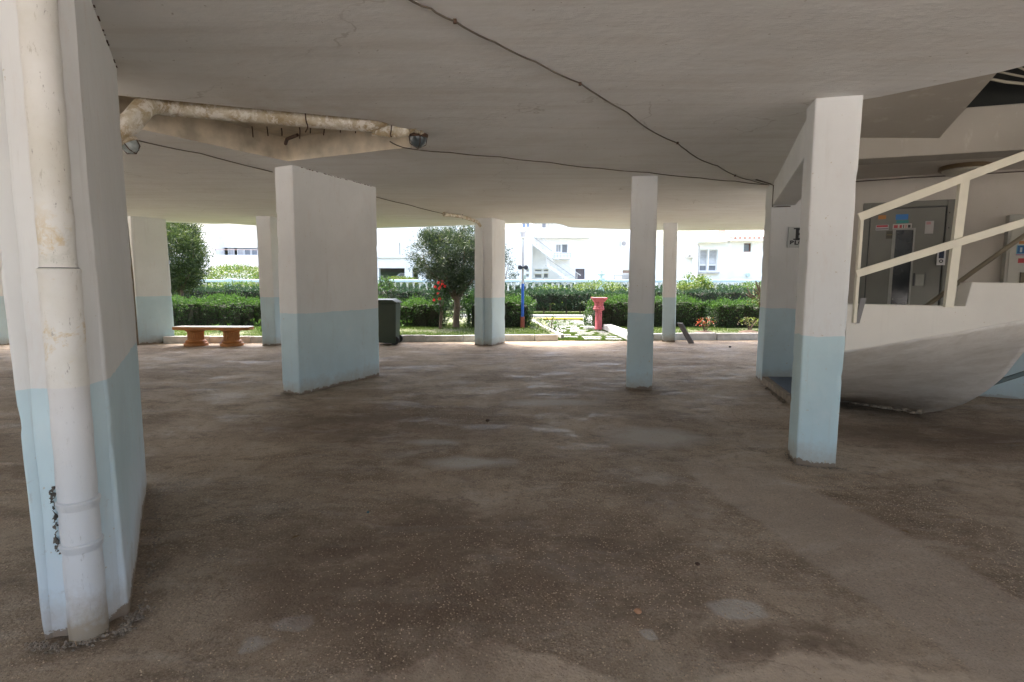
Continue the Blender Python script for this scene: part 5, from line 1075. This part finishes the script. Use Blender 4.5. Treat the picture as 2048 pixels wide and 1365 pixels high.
# ---------------- balustrade ----------------
bl = thing('balustrade', 'pale blue and cream balustrade behind the back hedges', 'balustrade'); Y = 27.0
MB().box(-19, 16, Y-.10, Y+.10, -.05, .60).build('base_wall', M_house, bl); 
def rz(x): return 1.52+.0035*x
b = MB(); b.add([(-19, Y-.13, rz(-19)-.13), (16, Y-.13, rz(16)-.13), (16, Y+.13, rz(16)-.13), (-19, Y+.13, rz(-19)-.13), (-19, Y-.13, rz(-19)), (16, Y-.13, rz(16)), (16, Y+.13, rz(16)), (-19, Y+.13, rz(-19))], [(3, 2, 1, 0), (4, 5, 6, 7), (0, 1, 5, 4), (1, 2, 6, 5), (2, 3, 7, 6), (3, 0, 4, 7)]); b.build('coping', M_lblue, bl, bevel=.02)
bp = MB().lathe((0, 0, 0), [(.07, 0), (.07, .06), (.04, .09), (.075, .20), (.085, .28), (.06, .40), (.035, .55), (.045, .60), (.035, .64), (.06, .70), (.065, .80)], 10).build('baluster', M_balu, bl, True)
k = 0; x = -18.8
while x < 15.9:
    o = bp if k == 0 else bp.copy()
    if k: COL.objects.link(o)
    o.parent = bl; o.location = (x, Y, .60); x += .305; k += 1
for x in (-13.6, -7.7, 4.29, 12.6): MB().box(x-.16, x+.16, Y-.17, Y+.17, -.05, rz(x)+.06).build('post', M_lblue, bl, bevel=.02)
at(bl, (0, Y, -.05))
ur = thing('garden_urn', 'pale blue urn on the balustrade post', 'urn'); MB().lathe((4.29, Y, rz(4)+.06), [(.10, 0), (.06, .04), (.05, .10), (.17, .16), (.20, .22), (.19, .24)], 16).build('bowl', M_lblue, ur, True)
MB().lathe((4.29, Y, rz(4)+.30), [(.04, 0), (.09, .05), (.10, .12), (.06, .18), (.02, .20)], 12).build('finial', M_lblue, ur, True); at(ur, (4.29, Y, rz(4)+.06))

# ---------------- houses beyond ----------------
def house_wall(x0, x1, z1, y, d, holes, parent, mat=M_house, name='wall'):
    """front wall with real openings: grid of boxes around the holes, plus a back volume"""
    xs_ = sorted({x0, x1, *[h[0] for h in holes], *[h[1] for h in holes]}); zs_ = sorted({0.0, z1, *[h[2] for h in holes], *[h[3] for h in holes]}); b = MB()
    for i in range(len(xs_)-1):
        for j in range(len(zs_)-1):
            cx, cz = (xs_[i]+xs_[i+1])/2, (zs_[j]+zs_[j+1])/2
            if any(h[0] < cx < h[1] and h[2] < cz < h[3] for h in holes): continue
            b.add([(xs_[i], y, zs_[j]), (xs_[i+1], y, zs_[j]), (xs_[i+1], y, zs_[j+1]), (xs_[i], y, zs_[j+1])], [(0, 1, 2, 3)])
    for h in holes:
        a, c, e, g = h; dd = .22
        b.add([(a, y, e), (c, y, e), (c, y, g), (a, y, g), (a, y+dd, e), (c, y+dd, e), (c, y+dd, g), (a, y+dd, g)], [(0, 4, 5, 1), (1, 5, 6, 2), (2, 6, 7, 3), (3, 7, 4, 0)])
    b.add([(x0, y, 0), (x1, y, 0), (x1, y, z1), (x0, y, z1), (x0, y+d, 0), (x1, y+d, 0), (x1, y+d, z1), (x0, y+d, z1)], [(1, 5, 6, 2), (2, 6, 7, 3), (4, 0, 3, 7), (5, 4, 7, 6)])
    return b.build(name, mat, parent)
def window(h, y, parent, mat=M_glass, bars=1, frame=M_white, name='window'):
    a, c, e, g = h; yy_ = y+.14; f_ = MB(); t_ = .05
    for q in ((a, a+t_, e, g), (c-t_, c, e, g), (a+t_, c-t_, e, e+t_), (a+t_, c-t_, g-t_, g)): f_.box(q[0], q[1], yy_, yy_+.05, q[2], q[3])
    for k in range(bars): xm = a+(c-a)*(k+1)/(bars+1); f_.box(xm-.02, xm+.02, yy_+.005, yy_+.045, e+t_, g-t_)
    fo = f_.build(name, frame, parent); MB().box(a+t_, c-t_, yy_+.06, yy_+.07, e+t_, g-t_).build('pane', mat, fo); return fo
def ac(x0, x1, z0, z1, y, parent):
    o = MB().box(x0, x1, y-.35, y-.05, z0, z1).build('air_conditioner', simple('ac_casing', (.66, .65, .62), .6), parent, bevel=.02); r_ = min(x1-x0, z1-z0)*.36; cx, cz = (x0+x1)/2, (z0+z1)/2
    MB().tube([(cx, y-.36, cz), (cx, y-.351, cz)], r_, 20).build('fan_grille', simple('fan_grille', (.25, .25, .25), .6), o)
def place(t, loc): return at(t, loc)
# left house
H = D['left_house']; Y = 48; t = thing('house', 'white house far left with a long glazed balcony', 'house')
holes = [H[1][:], H[7]]; wl = house_wall(-30, -16.5, 6.6, Y, 8, [(-24.70, -18.0, 3.52, 4.19), (-21.9, -18.5, 1.3, 2.46)], t)
MB().box(-24.9, -16.5, Y-1.3, Y, 3.30, 3.52).build('balcony_slab', M_house, t); MB().box(-25.2, -16.5, Y-1.32, Y-1.2, 2.6, 3.5).build('balcony_front', M_house, t)
for i, x in enumerate([-24.4, -23.6, -23.0, -22.4, -21.8, -21.2, -20.5, -19.8]): window((x, x+.55, 3.56, 4.12), Y, t, M_shutter if i < 2 else M_glass, 0)
MB().box(-21.9, -18.5, Y+.15, Y+.2, 1.3, 2.46).build('garage_door', simple('garage_dark', (.16, .15, .17), .7), t); MB().bar((-24.9, Y-1.35, 3.95), (-16.5, Y-1.35, 3.95), .04, .04).build('balcony_rail', simple('rail_pinkish', (.5, .35, .33), .5), t)
MB().box(-24.9, -24.7, Y-1.3, Y, 3.52, 5.1).build('corner_post', M_house, t); MB().box(-30, -16.3, Y-1.5, Y+8, 6.6, 6.85).build('roof', M_house, t); place(t, (-23, Y+4, 0))
# second left block farther left
t = thing('house', 'white house behind the bush, left of the balcony house', 'house'); house_wall(-40, -26.6, 5.4, 52, 8, [(-29.5, -28.6, 3.0, 4.2)], t); window((-29.5, -28.6, 3.0, 4.2), 52, t); MB().box(-40.2, -26.4, 51.7, 60, 5.4, 5.6).build('roof', M_house, t); MB().bar((-28.3, 51.6, 3.35), (-26.8, 51.6, 3.35), .05, .05).build('balcony_rail', M_shutter, t); place(t, (-33, 56, 0))
# middle house
H = D['middle_house']; Y = 46; t = thing('house', 'white block with dark open ground floor between round columns', 'house')
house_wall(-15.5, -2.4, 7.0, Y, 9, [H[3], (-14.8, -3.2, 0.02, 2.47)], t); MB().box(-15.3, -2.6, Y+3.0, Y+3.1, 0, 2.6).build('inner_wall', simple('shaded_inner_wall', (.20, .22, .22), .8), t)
for x in (H[4][0], H[5][0], -11.6, -4.6): MB().box(x, x+.62, Y+.02, Y+.6, 0, 2.55).build('pier', M_house, t)
window(H[3], Y, t, M_shutter, 0); MB().box(-11.1, -8.0, Y-.10, Y, 3.27, 3.35).build('ledge', simple('ledge_grey', (.6, .6, .6), .7), t); MB().box(-15.7, -2.2, Y-.4, Y+9, 7.0, 7.2).build('roof', M_house, t)
MB().box(-13.6, -9.2, Y+2.9, Y+2.98, 1.5, 2.2).build('poster_panel', simple('panel_green', (.16, .24, .2), .7), t); place(t, (-9, Y+4, 0))
cars = thing('parked_car', 'pale parked car in the shade under the middle house', 'car'); 
b = MB().slab([(-10.3, Y+.9, 1.15), (-8.4, Y+.9, 1.15), (-8.35, Y+.9, 1.75), (-8.7, Y+.9, 2.05), (-9.4, Y+.9, 2.12), (-9.8, Y+.9, 1.8), (-10.3, Y+.9, 1.65)], (0, 1.5, 0)); b.build('body', simple('car_white', (.6, .62, .65), .3), cars, bevel=.05)
MB().slab([(-9.62, Y+.88, 1.80), (-8.78, Y+.88, 1.80), (-8.85, Y+.88, 2.0), (-9.35, Y+.88, 2.05)], (0, .03, 0)).build('window', M_glass, cars)
for x in (-10.0, -8.7): MB().tube([(x, Y+.88, 1.15), (x, Y+1.1, 1.15)], .2, 14).build('wheel', M_rubber, cars)
place(cars, (-9.3, Y+1.6, .95)); MB().box(-11, -7.8, Y+.5, Y+2.9, -.05, .95).build('car_deck', M_house, t)
bush('bush', (-8.6, 43.0, 1.35), 1.7, .8, .45, 2200, .16, .08, LM, 'low yellow-green hedge in front of the middle house', mi_frac=0, trunk=False)
# stair house
H = D['stair_house']; Y = 44; t = thing('house', 'white house with outdoor stairs and a grey shuttered window', 'house')
win = [H[2], H[3], H[4], H[5], H[6], H[7], H[8], H[9], H[10], H[12]]
house_wall(1.55, 10.6, 6.1, Y, 9, [h for h in win if h[0] > 1.56], t); house_wall(-2.2, 1.55, 5.4, Y-.6, 9, [h for h in win if h[0] < 1.56], t, name='side_wall')
window(H[2], Y, t, M_shutter, 1); window(H[3], Y, t, M_glass, 0, M_shutter)
for h in (H[4], H[5], H[6], H[7]): window(h, Y, t, M_glass, 0, M_balu)
for h in (H[8], H[9]): window(h, Y-.6, t, M_shutter, 0)
dr = MB().box(H[10][0], H[10][1], Y+.15, Y+.2, H[10][2]-1.2, H[10][3]).build('door', simple('door_dark', (.13, .11, .12), .6), t)
ac(H[11][0], H[11][1], H[11][2], H[11][3], Y, t)
sl_ = window(H[12], Y, t, simple('blind_brown', (.42, .3, .25), .7), 0, M_balu); 
for k in range(9): MB().box(H[13][0]+k*.075, H[13][0]+k*.075+.025, Y-.06, Y-.03, H[13][2], H[13][3]).build('grille_bar', M_shutter, t)
g_ = H[14]; fr_ = MB().box(g_[0], g_[1], Y-1.5, Y-1.45, g_[3]-.05, g_[3]).box(g_[0], g_[0]+.05, Y-1.5, Y-1.45, 1.0, g_[3]-.05).box(g_[1]-.05, g_[1], Y-1.5, Y-1.45, 1.0, g_[3]-.05).build('pergola_frame', M_shutter, t)
bal = MB().box(3.2, 4.5, Y-.9, Y, 3.15, 3.25).build('balcony_slab', M_house, t)
for z in (3.30, 3.42, 3.55): MB().box(3.2, 4.5, Y-.92, Y-.88, z, z+.035).build('balcony_rail', M_shutter, t)
for k in range(6): MB().box(3.2+k*.25, 3.23+k*.25, Y-.915, Y-.885, 3.25, 3.6).build('baluster', M_shutter, t)
# outdoor stairs with railing
def flight(a, b, y, n, parent):
    a = Vector(a); b = Vector(b)
    s = MB().slab([(a.x, y, a.z-.18), (b.x, y, b.z-.18), (b.x, y, b.z+.05), (a.x, y, a.z+.05)], (0, .12, 0)).build('stair_stringer', M_house, parent)
    for k in range(n):
        p = a.lerp(b, (k+.5)/n); MB().box(p.x-.17, p.x+.17, y+.12, y+1.0, p.z-.03, p.z+.02).build('stair_step', M_shutter, parent)
    for hgt in (.45, .9): MB().bar((a.x, y, a.z+hgt), (b.x, y, b.z+hgt), .04, .05).build('stair_rail', M_shutter if hgt < .8 else M_white, parent)
    for k in range(0, n+1, 2): p = a.lerp(b, k/n); MB().box(p.x-.02, p.x+.02, y-.02, y+.02, p.z, p.z+.9).build('rail_post', M_white, parent)
flight((2.6, 0, 2.75), (5.2, 0, 1.0), Y-1.6, 9, t); flight((1.6, 0, 4.35), (3.0, 0, 3.3), Y-1.2, 6, t)
MB().box(1.2, 10.8, Y-.35, Y+9, 6.1, 6.25).build('roof', M_house, t); MB().box(1.8, 6.0, Y-.5, Y-.003, 4.78, 4.86).build('ledge', simple('ledge_pale', (.7, .69, .66), .7), t)
MB().box(1.3, 3.1, Y-.3, Y+3, 6.25, 6.34).build('terrace_edge', M_house, t)
for k in range(8): MB().box(1.3+k*.25, 1.33+k*.25, Y-.25, Y-.22, 5.62, 6.1).build('terrace_baluster', M_shutter, t)
for i, (x, c) in enumerate(((.75, (.25, .32, .5)), (1.05, (.3, .36, .5)), (2.3, (.25, .25, .28)))): MB().box(x, x+.24, Y-.75, Y-.73, 5.55, 5.95).build('hanging_cloth', simple('cloth_blue', c, .8), t)
place(t, (5, Y+4, 0))
# villa at right
H = D['right_house']; Y = 36; t = thing('house', 'low white villa at right with pale red roof tiles and a tall window', 'house')
house_wall(13.9, 19, 4.05, Y, 8, [H[3]], t, name='wall'); house_wall(11.8, 13.9, 3.95, Y-.25, 8, [H[1], H[2]], t, name='bay_wall'); house_wall(9.4, 11.8, 3.80, Y+1.0, 7, [], t, name='side_wall')
for h in (H[1], H[2]):
    a, c, e, g = h; fo = window((a, c, e+.40, g), Y-.25, t, simple('blind_white', (.55, .57, .6), .5), 0); window((a, c, e, e+.40), Y-.25, t, M_glass, 0)
    for k in range(5): MB().box(a+.06, c-.06, Y-.25+.10, Y-.25+.12, g-.12-.09*k, g-.09-.09*k).build('blind_slat', M_shutter, t)
MB().box(H[4][0], H[4][1], Y-.45, Y-.253, H[4][2], H[4][3]).build('window_sill', simple('sill_grey', (.5, .49, .48), .7), t); window(H[3], Y, t, M_glass, 0, M_brownf)
ac(H[6][0], H[6][1], H[6][2], H[6][3], Y+.98, t)
rf = MB().add([(13.7, Y-.5, 4.20), (19.2, Y-.5, 4.30), (19.2, Y+3.5, 5.1), (13.7, Y+3.5, 5.0), (13.7, Y-.5, 4.08), (19.2, Y-.5, 4.14), (19.2, Y+3.5, 4.9), (13.7, Y+3.5, 4.85)], [(0, 1, 2, 3), (7, 6, 5, 4), (0, 4, 5, 1), (1, 5, 6, 2), (2, 6, 7, 3), (3, 7, 4, 0)]).build('roof', simple('roof_white', (.8, .78, .75), .7), t)
for k in range(18): MB().tube([(13.75+k*.3, Y-.54, 4.22+k*.0054), (13.75+k*.3, Y-.1, 4.30+k*.0054)], .09, 8).build('roof_tile', M_tile, rf)
MB().add([(11.6, Y-.7, 4.02), (13.75, Y-.7, 4.16), (13.75, Y+3, 4.8), (11.6, Y+3, 4.7), (11.6, Y-.7, 3.9), (13.75, Y-.7, 4.04), (13.75, Y+3, 4.6), (11.6, Y+3, 4.5)], [(0, 1, 2, 3), (7, 6, 5, 4), (0, 4, 5, 1), (1, 5, 6, 2), (2, 6, 7, 3), (3, 7, 4, 0)]).build('bay_roof', M_house, t)
MB().box(H[7][0], H[7][1], Y+2, Y+2.5, 4.5, 5.05).build('chimney', M_tile, t); MB().tube([(11.84, Y-.35, 0), (11.84, Y-.35, 3.7), (11.75, Y-.3, 3.85)], .04, 8).build('downpipe', M_shutter, t, True)
MB().tube([(15.15, Y-.12, 1.9), (15.15, Y-.02, 1.9)], .13, 14).build('wall_dish', M_lblue, t); place(t, (15, Y+4, 0))  # the pale blue disc is a dish on the villa wall
